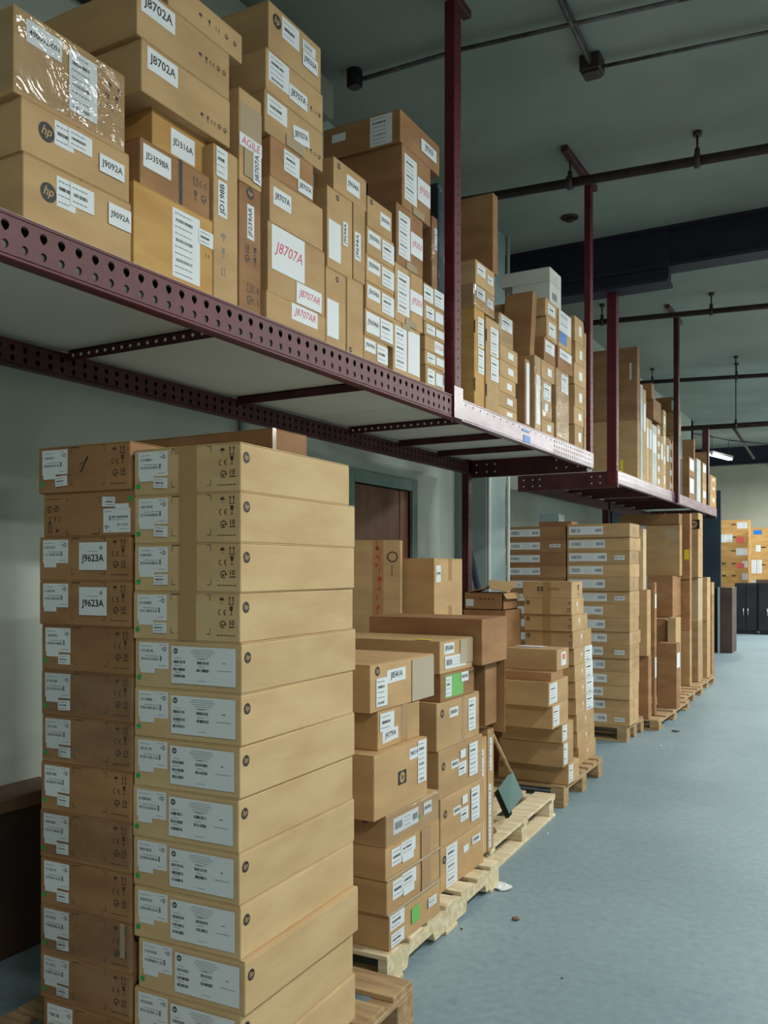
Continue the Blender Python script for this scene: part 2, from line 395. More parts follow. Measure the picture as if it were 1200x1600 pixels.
def tape_on(o, face, x=.5, w=.05, y0=0.0, y1=1.0, mat='tape', horiz=False):
    W, Hh, pos, rot = fr(o, face)
    if horiz: return paper(o, face, y0, y1, x - w / Hh / 2, x + w / Hh / 2, mat, 'tape', .0004)[0]
    return paper(o, face, x - w / W / 2, x + w / W / 2, y0, y1, mat, 'tape', .0004)[0]
def film_on(o):
    if o.name in FILMED: return
    FILMED.add(o.name)
    wx, wy, h = DIM[o.name]; e = .0035; k = MB(); r = random.Random(len(o.name) + int(1000*h))
    k.box(-wx/2 - e, wx/2 + e, -wy/2 - e, wy/2 + e, .004, h + .001, 'film', .01)
    fs = [f for f in k.bm.faces if abs(f.normal.z) > .9]
    bmesh.ops.delete(k.bm, geom=fs, context='FACES')
    return k.build('stretch_film', o)


def carton_mesh(wx, wy, h, mat, seam=None):
    k = MB(); t = .0035
    k.box(-wx/2, wx/2, -wy/2, wy/2, 0, h - t, mat, .0035, 2)
    if seam is None: seam = wy < wx
    g = .0025
    if seam:   # flaps meet on a line running along x
        k.box(-wx/2 + .001, wx/2 - .001, -wy/2 + .001, -g/2, h - t, h, mat, .001); k.box(-wx/2 + .001, wx/2 - .001, g/2, wy/2 - .001, h - t, h, mat, .001)
    else:
        k.box(-wx/2 + .001, -g/2, -wy/2 + .001, wy/2 - .001, h - t, h, mat, .001); k.box(g/2, wx/2 - .001, -wy/2 + .001, wy/2 - .001, h - t, h, mat, .001)
    return k
def carton(x0, x1, y0, y1, z0, z1, label, group, mat='kraft', rz=0.0, name='cardboard_box', pivot=None):
    wx, wy, h = x1 - x0, y1 - y0, z1 - z0
    o = carton_mesh(wx, wy, h, mat).build(name)
    o.location = ((x0 + x1)/2, (y0 + y1)/2, z0); o.rotation_euler = (0, 0, rz)
    DIM[o.name] = (wx, wy, h); tag(o, label, 'box', group); return o

ORD = ['top', 'second', 'third', 'fourth', 'fifth', 'sixth', 'seventh', 'eighth', 'ninth', 'tenth', 'eleventh', 'twelfth', 'thirteenth', 'fourteenth', 'fifteenth']
def lab(look, i, n, where):
    if n == 1: s = f'{look}, {where}'
    elif i == 0: s = f'{look}, topmost in {where}'
    elif i == n - 1: s = f'{look}, lowest in {where}'
    else: s = f'{look}, {ORD[i]} from top in {where}'
    if len(s.split()) > 16: print('LONG', len(s.split()), s)
    return s
def column(where, group, X, base, items, D=None, jit=.006, gap=.002):
    """items from the top down: (u_corner, u_far, v_top, look, mat, opts, stickers)
       u_corner / u_far: near and far edge of the aisle side; ul: left edge of the near side."""
    out = []; n = len(items); z0 = base; rr = random.Random(hash(where) % 999 if False else sum(map(ord, where)))
    for i in range(n - 1, -1, -1):
        uc, u1, vt, look, mat, op, fn = items[i]
        x1 = op.get('X', X) + (rr.uniform(-jit, jit) if i < n - 1 else 0); y0 = Yat(uc, x1); y1 = Yat(u1, x1)
        if 'y1' in op: y1 = op['y1']
        zt = Zat(vt, x1, y0)
        if 'ul' in op: x0 = Xat(op['ul'], y0)
        else: x0 = x1 - op.get('D', D or .5)
        o = carton(x0, x1, y0 + gap, y1 - gap, z0, zt, lab(look, i, n, where), group, mat, op.get('rz', 0))
        if fn: fn(o)
        out.append(o); z0 = zt
    return out[::-1]

# ------------------------------------------------------------------ the room
XW = -3.2; YF = 26.9; YM = 18.6
def slab(name, x0, x1, y0, y1, z0, z1, mat, bev=0):
    k = MB(); k.box(x0, x1, y0, y1, z0, z1, mat, bev); return struct(k.build(name))
slab('floor', -8.2, 7.2, -3.2, 27.1, -.2, 0, 'floor')
slab('ceiling', -8.2, 7.2, -3.2, 27.1, CEIL, CEIL + .2, 'ceil')
# left wall with the doorway cut out
DY0, DY1 = 5.27, 6.15; DZ = 2.17
k = MB()
k.box(XW - .2, XW, -3.0, DY0, 0, CEIL, 'wall'); k.box(XW - .2, XW, DY1, YM, 0, CEIL, 'wall'); k.box(XW - .2, XW, DY0, DY1, DZ, CEIL, 'wall')
struct(k.build('wall_left'))
slab('wall_left_far', -8.2, -8.0, YM, YF, 0, CEIL, 'wall')
slab('wall_left_return', -8.2, XW, YM - .2, YM, 0, CEIL, 'wall')
slab('wall_far', -8.2, 7.2, YF, YF + .2, 0, CEIL, 'cream')
slab('wall_right', 7.0, 7.2, -3.0, YF, 0, CEIL, 'wall')
slab('wall_near', XW - .2, 7.2, -3.2, -3.0, 0, CEIL, 'wall')
o = empty('low_bench', (-2.9, 1.55, 0)); tag(o, 'dark low bench with brown top edge against the wall left of the nearest stack', 'bench')
k = MB(); k.box(-3.195, -3.01, .75, 2.60, 0, .584, 'panel', .006); c_ = k.build('base', o); c_.location = (2.9, -1.55, 0)
k = MB(); k.box(-3.195, -2.99, .73, 2.62, .5845, .645, 'ledge', .006); c_ = k.build('top', o); c_.location = (2.9, -1.55, 0)
# door and frame
k = MB()
for a, b, c, d in ((DY0 - .09, DY0, 0, DZ + .09), (DY1, DY1 + .09, 0, DZ + .09), (DY0, DY1, DZ, DZ + .09)):
    k.box(XW - .14, XW + .025, a, b, c, d, 'doorframe', .004)
struct(k.build('trim_3'))
k = MB(); k.box(XW - .06, XW - .015, DY0 + .004, DY1 - .15, .01, DZ - .004, 'doorwood', .003)
d = struct(k.build('door_1'))
k = MB(); k.box(XW - .06, XW - .01, DY1 - .148, DY1 - .004, .01, DZ - .004, 'doorrail', .003); k.build('door_stile', d)
k = MB(); k.rod((XW - .015, DY1 - .22, 1.02), (XW + .04, DY1 - .22, 1.02), .012, 'chrome'); k.rod((XW + .025, DY1 - .22, 1.02), (XW + .05, DY1 - .22, 1.02), .028, 'chrome'); k.build('door_handle', d)
# painted pilaster behind the gap in the shelving, with its pale conduit
slab('trim_4', XW, -2.9, 7.0, 7.44, 0, CEIL, 'wallgrey', .004)
k = MB(); k.rod((-2.885, 7.02, 0), (-2.885, 7.02, CEIL), .014, 'housing'); k.rod((-2.885, 7.47, 0), (-2.885, 7.47, CEIL), .016, 'housing'); k.rod((-3.18, 4.02, 2.2), (-3.18, 4.02, CEIL), .018, 'wallgrey')
struct(k.build('trim_5'))
# dark girders under the ceiling, the first with a deeper haunch on its left
k = MB()
k.box(XW, 7.0, 7.96, 8.0, 4.22, CEIL, 'beam'); k.box(XW, 7.0, 7.9, 8.12, 4.20, 4.23, 'beam'); k.box(XW, 7.0, 7.9, 8.12, CEIL - .03, CEIL, 'beam')
k.box(XW, -1.57, 7.93, 8.04, 4.10, CEIL, 'beam'); k.box(XW, -1.57, 7.88, 8.12, 4.07, 4.10, 'beam')
struct(k.build('trim_6'))
k = MB(); k.box(-8, 7.0, 23.0, 23.05, 4.15, CEIL, 'beam'); k.box(-8, 7, 22.93, 23.12, 4.12, 4.15, 'beam'); struct(k.build('trim_7'))
k = MB(); k.box(-2.6, 2.0, YF - .12, YF, 4.46, CEIL, 'beam'); struct(k.build('trim_8'))
# dark teal partition at the far end of the row
k = MB(); k.box(XW, -2.64, 18.4, 18.48, 0, 3.12, 'teal', .01); k.box(XW + .01, XW + .05, 12.1, 18.4, 0, 2.76, 'teal', .006)
struct(k.build('wall_partition'))

# ------------------------------------------------------------------ sprinkler pipes, conduits
def pipe(name, a, b, r, label, hangers, mat='steel', cat='pipe'):
    k = MB(); k.rod(a, b, r, mat, 14); o = k.build(name); tag(o, label, cat)
    a, b = Vector(a), Vector(b); q = (b - a).normalized()
    for t in hangers:
        p = a.lerp(b, t); k = MB()
        k.rod(p - q*.02, p + q*.02, r*1.5, mat, 12); k.rod(p + Vector((0, 0, r)), (p.x, p.y, CEIL), .008, mat, 8)
        k.rod((p.x, p.y, p.z + r + .0), (p.x, p.y, p.z + r + .05), .018, mat, 8); k.rod((p.x, p.y, CEIL - .03), (p.x, p.y, CEIL), .03, mat, 8)
        k.build('pipe_hanger', o)
    return o
def pt(u, v, z):       # place seen at (u, v) at height z
    d = F * (z - H) / (HV - v); a = (u - 600) / F * d
    return Vector((a * ct - d * st, a * st + d * ct, z))
A, B = pt(774, 306, 4.36), pt(1200, 232, 4.36); q = (B - A)
def t_at(A, B, u):
    best = min(range(400), key=lambda i: abs(600 + F * ((A + (B-A)*(i/400)).x*ct + (A + (B-A)*(i/400)).y*st) / dep((A + (B-A)*(i/400)).x, (A + (B-A)*(i/400)).y) - u)); return best / 400
def run(u0, v0, u1, v1, z, xa=XW, xb=7.0):
    a, b = pt(u0, v0, z), pt(u1, v1, z); s = (b - a) / (b.x - a.x)
    return a + s * (xa - a.x), a + s * (xb - a.x)
for args, r, lb, hs in (((774, 306, 1200, 232, 4.36), .033, 'dark sprinkler pipe crossing nearest under the ceiling, before the navy girder', (893, 1092)),
                        ((910, 506, 1200, 478, 4.36), .03, 'dark sprinkler pipe crossing just beyond the navy girder', (940, 1110)),
                        ((1000, 598, 1200, 586, 4.36), .03, 'dark sprinkler pipe crossing the ceiling, third from the camera', (1018, 1150)),
                        ((1066, 670, 1200, 662, 3.58), .036, 'thick dark pipe crossing lowest under the ceiling near the far lamp', (1150,))):
    a, b = run(*args); pipe('sprinkler_pipe', a, b, r, lb, [t_at(a, b, u) for u in hs] + [.7, .9])
def conduit(pts, r, label, off=.0):
    k = MB()
    for a, b in zip(pts, pts[1:]):
        k.rod(a, b, r, 'conduit', 8); k.rod(a + Vector((.012, .03, .012)), b + Vector((.012, .03, .012)), r*.8, 'steel', 8)
    return tag(k.build('conduit'), label, 'conduit')
conduit([pt(556, 126, 4.5), pt(720, 77, 4.5), pt(1060, 0, 4.5), pt(1200, -32, 4.5)], .011, 'bundled conduit running from the corner box across the nearest ceiling')
conduit([pt(868, -14, 4.5), pt(921, 98, 4.5)], .013, 'short pale conduit running lengthwise into the ceiling junction box')
conduit([pt(940, 104, 4.5), pt(1200, 50, 4.5), pt(1500, -10, 4.5)], .010, 'bundled conduit running right from the ceiling junction box')
for (u, v, s, lb) in ((925, 106, .06, 'dark square junction box where three conduits meet on the ceiling'), (554, 126, .048, 'dark round junction box on the ceiling above the shelf corner')):
    p = pt(u, v, 4.5); k = MB()
    if s == .06: k.box(p.x - s, p.x + s, p.y - s, p.y + s, 4.465, CEIL, 'steel', .006); k.box(p.x - s*.8, p.x + s*.8, p.y - s*.8, p.y + s*.8, 4.45, 4.465, 'steel', .004)
    else: k.rod((p.x, p.y, 4.47), (p.x, p.y, CEIL), s, 'hole', 16); k.rod((p.x, p.y, 4.455), (p.x, p.y, 4.47), s*.7, 'steel', 16)
    tag(k.build('junction_box'), lb, 'junction box')
p = pt(890, 339, CEIL); k = MB(); k.rod((p.x, p.y, CEIL - .012), (p.x, p.y, CEIL), .075, 'steel', 18); k.rod((p.x, p.y, CEIL - .04), (p.x, p.y, CEIL - .012), .03, 'steel', 10)
tag(k.build('ceiling_cap'), 'small dark round cap on the ceiling before the navy girder', 'cap')
k = MB(); k.box(-3.19, -2.86, 2.2, 4.5, 4.28, 4.5, 'duct', .01); k.box(-3.19, -2.95, 2.2, 4.3, 4.16, 4.28, 'beam', .01)
tag(k.build('duct'), 'pale boxed duct along the wall and ceiling corner behind the upper cartons', 'duct')
k = MB(); a, b = pt(1108, 640, 4.4), pt(1180, 720, 3.95)
k.rod(pt(1146, 668, 4.5), pt(1178, 716, 4.15), .03, 'steel', 8); tag(k.build('roof_brace'), 'dark slanting brace under the far ceiling right of the lit tube', 'brace')
k = MB(); pts = [pt(1066, 674, 4.4), pt(1100, 680, 4.36), pt(1140, 688, 4.3), pt(1200, 694, 4.26)]
for a, b in zip(pts, pts[1:]): k.rod(a, b, .012, 'steel', 6)
tag(k.build('cable'), 'thin sagging cable hanging under the far ceiling', 'cable')

# ------------------------------------------------------------------ fluorescent battens
def lamp(x, y, p, first=[None], up=.75):
    if first[0] is None:
        k = MB(); k.box(-.07, .07, -.62, .62, 0, .06, 'housing', .006); o = k.build('fluorescent_lamp')
        for s in (-.035, .035):
            k = MB(); k.rod((s, -.58, -.022), (s, .58, -.022), .016, 'tube', 12); k.build('tube', o)
            k = MB(); k.box(s - .02, s + .02, -.61, -.58, -.045, 0, 'housing'); k.box(s - .02, s + .02, .58, .61, -.045, 0, 'housing'); k.build('tube_holder', o)
        first[0] = o
    else:
        o = first[0].copy(); C.objects.link(o)
        for ch in list(first[0].children):
            if ch.type == 'MESH': c = ch.copy(); C.objects.link(c); c.parent = o
    o.location = (x, y, CEIL - .06)
    o['category'] = 'lamp'; o['group'] = 'fluorescent lamps on the ceiling'
    L = bpy.data.lights.new('tube_light', 'AREA'); L.shape = 'RECTANGLE'; L.size = .2; L.size_y = 1.2; L.energy = p; L.color = (.97, 1, .97); L.spread = PI
    l = bpy.data.objects.new('tube_light', L); C.objects.link(l); l.location = (x, y, CEIL - .12)
    if y > 11:      # the far battens hang bare and also throw light up
        L2 = L.copy(); L2.energy = p * up; l2 = bpy.data.objects.new('tube_glow', L2); C.objects.link(l2); l2.location = (x, y, CEIL - .42); l2.rotation_euler = (PI, 0, 0)
        o.location.z = CEIL - .40; l.location.z = CEIL - .46
    return o
for i, (x, y, p) in enumerate(LAMPS):
    o = lamp(x, y, p); o['label'] = 'white fluorescent lamp of two bare tubes on the ceiling above the aisle'
# the one the photograph shows, hung low at the far end
p = pt(1125.5, 714, 4.12)
o = lamp(p.x, p.y, 36, up=.02); o.location = (p.x, p.y, 4.14); o.rotation_euler = (0, 0, -.22)
for q in list(bpy.data.objects):
    if q.name.startswith('tube_light') and abs(q.location.x - p.x) < .01 and abs(q.location.y - p.y) < .01: q.location.z = 4.06; q.rotation_euler = (0, 0, -.22)
k = MB()
for s in (-.5, .5): k.rod((0, s, .06), (0, s, CEIL - 4.145), .006, 'steel', 6)
k.build('suspension_rod', o)
o['label'] = 'lit white fluorescent tube hanging under the far ceiling left of the brace'; del o['group']

# ------------------------------------------------------------------ hung shelf
XS = -1.9; XR = -2.85; ZT = 2.453; ZB = 2.333; DECK = 2.4545
def perforated(k, y0, y1, x, z0, z1, rows, pitch, r, mat, stag=True):
    """vertical plate at x with real holes; k: MB"""
    nz = len(rows); h = (z1 - z0) / nz; n = int((y1 - y0) / pitch); pw = (y1 - y0) / n; i = k.mi(mat)
    for ri in range(nz):
        for c in range(n):
            cy, cz = y0 + (c + .5) * pw, z0 + (ri + .5) * h; W, Hh = pw / 2, h / 2; sq = []; ho = []; rr = rows[ri] * r
            for t in range(8):
                a = t * PI / 4; cs, sn = math.cos(a), math.sin(a); m_ = max(abs(cs), abs(sn)); sq.append(k.bm.verts.new((x, cy + cs / m_ * W, cz + sn / m_ * Hh)))
                e = 1.35 if (t == 6) else 1.0
                if rr: ho.append(k.bm.verts.new((x, cy + cs * rr, cz + sn * rr * e)))
            if rr:
                for t in range(8): f = k.bm.faces.new([sq[t], sq[(t+1) % 8], ho[(t+1) % 8], ho[t]]); f.material_index = i
            else: f = k.bm.faces.new(sq); f.material_index = i
def rack_beam(name, parent, x, y0, y1, z0, z1, mat, rows, pitch, r, depth=.045, back=-1, inner='hole', low=None):
    k = MB(); t = .003
    perforated(k, y0, y1, x, z0 + .012, z1 - .012, rows, pitch, r, mat)
    k.box(x + back * depth if back < 0 else x, x if back < 0 else x + depth, y0, y1, z1 - .012, z1, mat, .003)
    k.box(x + back * depth if back < 0 else x, x if back < 0 else x + depth, y0, y1, z0, z0 + .012, mat, .003)
    xb = x + back * depth * .8; k.box(min(xb, xb - .003), max(xb, xb - .003), y0, y1, z0 + .012, z1 - .012, inner)
    if low: k.box(x + back*.007, x + back*.0055, y0, y1, z0 + .012, (z0 + z1)/2, low)
    return k.build(name, parent)
def post(parent, name, x0, x1, y0, y1, z0, z1, mat, holes=True, hs=.05):
    k = MB(); k.box(x0, x1, y0, y1, z0, z1, mat, .004)
    o = k.build(name, parent)
    if holes:
        ink = []; k = MB(); z = z0 + .06
        while z < z1 - .05:
            k.rod((x1 - .002, (y0 + y1)/2, z), (x1 + .0012, (y0 + y1)/2, z), .006, 'hole', 8)
            k.rod(((x0 + x1)/2 + .008, y0 + .002, z), ((x0 + x1)/2 + .008, y0 - .0012, z), .005, 'hole', 8); z += hs
        k.build('hole_markings', o)
    return o
def crossbar(parent, y, xa, xb, za, zb, holes=False, ya=None):
    ya = y if ya is None else ya; k = MB(); d = Vector((xb - xa, y - ya, zb - za)); L = d.length
    k.box(0, L, -.022, .022, -.004, 0, 'darkred'); k.box(0, L, -.022, -.018, -.042, 0, 'darkred')
    if holes:
        s = .03
        while s < L - .02: k.rod((s, -.0225, -.022), (s, -.0235, -.022), .007, 'housing', 8); s += .045
    return k.build('crossbar', parent, (xa, ya, za), (0, -math.asin(d.z / L), math.atan2(d.y, d.x)))
J = 4.23; E1 = 6.70; Y0S = .55
s1 = empty('storage_shelf', (XS, Y0S, ZB)); tag(s1, 'long near bay of the hung shelf with dark red perforated front beam', 'shelf', 'bays of the hung steel shelf')
s2 = empty('storage_shelf', (XS, J, ZB)); tag(s2, 'middle bay of the hung shelf with worn red beam and blue tape', 'shelf', 'bays of the hung steel shelf')
s3 = empty('storage_shelf', (-2.03, 8.0, ZB)); tag(s3, 'far shelf bay beyond the gap, starting at the thick dark red post', 'shelf', 'bays of the hung steel shelf')
s4 = empty('storage_shelf', (-2.03, 10.65, ZB)); tag(s4, 'farthest shelf bay, ending near the teal partition', 'shelf', 'bays of the hung steel shelf')
del s1['group'], s2['group'], s3['group'], s4['group']
for s in (s1, s2, s3, s4): s.location = (0, 0, 0)
rack_beam('front_beam', s1, XS, Y0S, J, ZB, ZT, 'red', [.85, 1], .058, .0125, low='conduit')
rack_beam('front_beam', s2, XS + .004, J + .004, 5.75, ZB, ZT, 'redworn', [0, 0, .55], .1, .011)
fb = rack_beam('front_beam_end', s2, XS + .004, 5.75, E1 + .03, ZB, ZT, 'redworn', [1, 1, 1], .05, .009)
k = MB(); k.box(XS + .004, XS + .0065, 5.17, 5.29, ZB + .012, ZB + .055, 'blue'); k.box(XS + .004, XS + .0062, 5.14, 5.27, ZB + .075, ZB + .09, 'blue'); k.build('blue_tape', s2)['label'] = 'bright blue tape stuck on the beam'
rack_beam('rear_beam', s1, XR, Y0S, J, 2.324, 2.425, 'darkred', [1, 1], .058, .011, .04, -1)
rack_beam('rear_beam', s2, XR, J, 6.60, 2.324, 2.425, 'darkred', [1, 1], .058, .011, .04, -1)
for s, a, b in ((s1, Y0S, J), (s2, J + .002, E1)):
    k = MB(); k.box(XR - .04, XS - .004, a, b, DECK - .016, DECK, 'deck'); k.build('deck_board', s)
for s, y, hl in ((s1, 1.45, 0), (s1, 2.50, 1), (s1, 3.58, 0), (s2, 4.68, 1), (s2, 5.33, 0), (s2, 5.95, 0)): crossbar(s, y, XR, XS - .04, DECK - .018, DECK - .018, bool(hl))
def end_beam(s, y, xa, xb, z0, z1):
    k = MB(); k.box(xa, xb, y - .025, y + .025, z0, z1, 'darkred', .003)
    o = k.build('end_beam', s); k = MB()
    for x in (xa + .06, xa + .15, xa + .22, xb - .24, xb - .16, xb - .07):
        for z in ((z0 + z1)/2 - .03, (z0 + z1)/2 + .03): k.rod((x, y - .024, z), (x, y - .0262, z), .007, 'housing', 8)
    k.build('hole_markings', o)
end_beam(s2, 6.62, XR - .03, XS - .01, 2.30, 2.44)
post(s1, 'hanging_post', XS - .055, XS + .006, J - .085, J - .005, ZB + .01, CEIL - .045, 'red')
k = MB(); k.box(XS + .0065, XS + .010, J - .10, J + .012, ZB + .005, ZT + .05, 'redworn', .001); k.build('splice_plate', s1)
post(s2, 'hanging_post', XS - .05, XS + .0, E1 - .04, E1 + .03, ZB, CEIL - .045, 'red')
post(s2, 'rear_post', XR - .06, XR + .0, 6.50, 6.58, 0, 2.44, 'darkred', hs=.05)
post(s1, 'rear_post', XR - .06, XR + .0, .56, .64, 0, 2.44, 'darkred')
for s, y in ((s1, J), (s2, E1)):
    k = MB(); k.box(XS - .04, XS + .01, y - .65, y + .12, CEIL - .045, CEIL, 'darkred', .004); k.build('ceiling_channel', s)
X3 = -2.03; R3 = -2.95; Y3, J3, E3 = 8.0, 10.65, 13.75
rack_beam('front_beam', s3, X3, Y3, J3, ZB, ZT, 'redworn', [1, 1], .06, .007)
rack_beam('front_beam', s4, X3, J3 + .004, E3, ZB, ZT, 'redworn', [0, 0], .2, .007)
rack_beam('rear_beam', s3, R3, Y3, J3, 2.31, 2.42, 'darkred', [0, 0], .2, .01); rack_beam('rear_beam', s4, R3, J3, E3, 2.31, 2.42, 'darkred', [0, 0], .2, .01)
for s, a, b in ((s3, Y3, J3), (s4, J3 + .002, E3)):
    k = MB(); k.box(R3 - .04, X3 - .004, a, b, DECK - .016, DECK, 'deck'); k.build('deck_board', s)
for s, ys in ((s3, (8.5, 9.0, 9.5, 10.0, 10.4)), (s4, (11.0, 11.5, 12.0, 12.6))):
    for y in ys: crossbar(s, y, R3, X3 - .04, DECK - .018, DECK - .018)
end_beam(s3, Y3 + .02, R3 - .04, X3 - .002, 2.30, 2.45)
end_beam(s4, E3 - .03, R3 - .04, X3 - .002, 2.31, 2.45)
post(s3, 'corner_post', X3 - .10, X3 - .01, Y3 - .01, Y3 + .07, ZB, 4.07, 'red')
post(s4, 'rear_post', R3 - .08, R3, J3 + .5, J3 + .58, 0, 2.44, 'darkred')
post(s4, 'hanging_post', X3 - .018, X3 + .04, J3 - .03, J3 + .05, ZB, CEIL - .04, 'darkred', False)
post(s4, 'end_post', X3 - .09, X3 - .005, 13.04, 13.12, ZB, 3.55, 'darkred', False)
k = MB(); k.box(X3 - .04, X3 + .01, J3 - .4, J3 + .4, CEIL - .04, CEIL, 'darkred', .004); k.build('ceiling_channel', s4)

# ------------------------------------------------------------------ pallets
def pallet(x0, x1, y0, y1, label, mat='wood', h=.14, rz=0.0, blocks=False, nb=7, along='x'):
    cx, cy = (x0 + x1)/2, (y0 + y1)/2; o = empty('wooden_pallet', (cx, cy, 0), rz); tag(o, label, 'pallet')
    L, W = (x1 - x0), (y1 - y0); t = .018; r = random.Random(int(1000*abs(cx*cy)))
    # boards run along x (towards the aisle), stringers along y
    if along == 'x':
        bw = W / (nb + (nb - 1) * .45)
        for i in range(nb):
            a = -W/2 + i * bw * 1.45; k = MB(); k.box(-L/2 + r.uniform(0, .008), L/2 - r.uniform(0, .008), a, a + bw, h - t, h, mat, .002); k.build('deck_board', o)
        for s in (-1, 0, 1):
            k = MB(); x = s * (L/2 - .025); 
            if blocks:
                for yy in (-W/2 + .06, 0, W/2 - .06):
                    k.box(x - .045 if s < 1 else x - .065, x + .045 if s < 1 else x + .025, yy - .06, yy + .06, t, h - t*2, mat, .003)
                k.box(x - .045 if s < 1 else x - .065, x + .045 if s < 1 else x + .025, -W/2, W/2, h - 2*t, h - t - .0005, mat, .002)
            else:
                # notched stringer
                pts = [(-W/2, t), (-W/2, h - t), (W/2, h - t), (W/2, t)]
                n1, n2 = W*.14, W*.36
                prof = [(-W/2, t), (-W/2 + n1, t), (-W/2 + n1 + .02, t + .04), (-W/2 + n2 - .02, t + .04), (-W/2 + n2, t), (W/2 - n2, t), (W/2 - n2 + .02, t + .04), (W/2 - n1 - .02, t + .04), (W/2 - n1, t), (W/2, t), (W/2, h - t - .0005), (-W/2, h - t - .0005)]
                i0 = k.mi(mat); va = [k.bm.verts.new((x - .019, a, b)) for a, b in prof]; vb = [k.bm.verts.new((x + .019, a, b)) for a, b in prof]
                k.bm.faces.new(va); k.bm.faces.new(vb[::-1])
                for j in range(len(prof)): k.bm.faces.new([va[j], va[(j+1) % len(prof)], vb[(j+1) % len(prof)], vb[j]])
            k.build('block_row' if blocks else 'stringer', o)
        for a in (-W/2, -bw/2, W/2 - bw):
            k = MB(); k.box(-L/2, L/2, a, a + bw, 0, t - .0005, mat, .002); k.build('bottom_board', o)
    else:
        bw = L / (nb + (nb - 1) * .45)
        for i in range(nb):
            a = -L/2 + i * bw * 1.45; k = MB(); k.box(a, a + bw, -W/2 + r.uniform(0, .01), W/2 - r.uniform(0, .01), h - t, h, mat, .002); k.build('deck_board', o)
        for s in (-1, 0, 1):
            y = s * (W/2 - .05); k = MB(); k.box(-L/2, L/2, y - .04, y + .04, h - 2*t, h - t - .0005, mat, .002)
            for xx in (-L/2 + .06, 0, L/2 - .06): k.box(xx - .05, xx + .05, y - .045, y + .045, t, h - 2*t, mat, .003)
            k.build('block_row', o)
        for s in (-1, 0, 1):
            xx = s * (L/2 - .05); k = MB(); k.box(xx - .05, xx + .05, -W/2, W/2, 0, t - .0005, mat, .002); k.build('bottom_board', o)
    return o
pallet(-2.42, -1.36, 1.50, 2.66, 'weathered block pallet under the tall nearest double stack', 'oldwood', .14, blocks=True, rz=.03, nb=6)
pallet(-2.66, -1.58, 2.80, 4.02, 'pale notched pallet loaded with the labelled carton piles behind the nearest stack', 'wood', .125, rz=.04)
pallet(-2.80, -1.72, 4.10, 5.32, 'mostly empty pale pallet holding the green scoop', 'wood', .14, rz=.045, blocks=True, along='y', nb=6)
pallet(-2.75, -1.77, 5.52, 6.56, 'brown block pallet under the plain carton piles', 'oldwood', .14, rz=.03, blocks=True)
pallet(-2.95, -1.93, 7.92, 8.58, 'dark old pallet under the flat labelled carton towers', 'oldwood', .14, blocks=True, nb=5)
pallet(-2.8, -1.80, 8.64, 10.25, 'low old pallet under the first tall narrow cartons', 'oldwood', .10, blocks=True, nb=5)
pallet(-2.85, -1.86, 10.3, 11.5, 'old pallet under the tall upright cartons farther along', 'oldwood', .11, blocks=True, nb=5)
pallet(-2.85, -1.90, 11.55, 12.7, 'old pallet under the farthest tall cartons', 'oldwood', .11, blocks=True, nb=5)

# ------------------------------------------------------------------ nearest double stack (turned a little towards the aisle)
ROT = math.radians(2.5)
PX, PY = -1.40, 1.762; D0 = dep(PX, PY)
lx = Vector((math.cos(ROT), math.sin(ROT))); ly = Vector((-math.sin(ROT), math.cos(ROT)))
WHERE_R = 'nearest right-hand column'; WHERE_L = 'nearest left-hand column'
def zc(v, d): return H + (HV - v) / F * d
def unit_carton(dx, dy, wx, wy, z0, z1, label, group, mat, jr=0.0):
    """carton in the stack's own frame: dx, dy = offset of its near right corner from the stack corner"""
    r = ROT + jr; a = Vector((math.cos(r), math.sin(r))); b = Vector((-math.sin(r), math.cos(r)))
    c = Vector((PX, PY)) + lx * dx + ly * dy; m = c - a * wx / 2 + b * wy / 2
    o = carton_mesh(wx, wy, z1 - z0, mat).build('cardboard_box'); o.location = (m.x, m.y, z0); o.rotation_euler = (0, 0, r)
    DIM[o.name] = (wx, wy, z1 - z0); return tag(o, label, 'box', group)
def flip(o):      # the carton that stands upside down: turn its printing over
    for c in o.children:
        c.location = (-c.location.x, c.location.y, DIM[o.name][2] - c.location.z)
        c.rotation_euler = (Matrix.Rotation(PI, 3, 'Y') @ Euler(c.rotation_euler).to_matrix()).to_euler()
def dress(o, kind, dot=True, small=True):
    W, Hh, pos, rot = fr(o, 'N'); k = Ink()
    ship(o, 'N', .045, .33, .40, .93, 1)
    paper(o, 'N', .06, .20, .30, .41)
    if small: ship(o, 'N', .20, .335, .14, .36, 0, tilt=random.uniform(-.06, .06), mat='paper')
    if dot:
        kk = Ink(); kk.disc(0, 0, .0075, 'green_dot'); kk.text('$', 0, 0, .005, m='ink', z=.0004) if False else None
        kk.build('green_dot', o, pos(.045*W, .2*Hh, .0012), rot)
    if kind == 'marks':
        a = .022
        for (c, fx, fy) in (('u', .84, .84), ('a', .925, .84), ('c', .85, .60), ('g', .925, .64), ('o', .85, .36), ('t', .93, .38)):
            {'u': k.umbrella, 'a': k.arrows, 'g': k.glass, 'c': k.ce, 't': k.ten, 'o': k.cycle}[c](fx*W, fy*Hh, a if c != 'u' else a*.75, 'brown_ink')
        k.line(.88*W, .14*Hh, .17*W, .002, 'brown_ink', seed=5)
        for sx, fx in ((1, .37), (-1, .735)):
            for sy, fy in ((-1, .95), (1, .15)):
                if sx == 1 and sy == -1: k.line(fx*W + .018, fy*Hh, .03, .003, 'brown_ink', seed=8)
                k.rect(fx*W + sx*.006, fy*Hh, .012, .0015, 'brown_ink'); k.rect(fx*W, fy*Hh + sy*.008, .0015, .016, 'brown_ink')
        printing(o, 'N', k, 'care_markings')
    if kind == 'big': ship(o, 'N', .365, .955, .13, .885, 2)
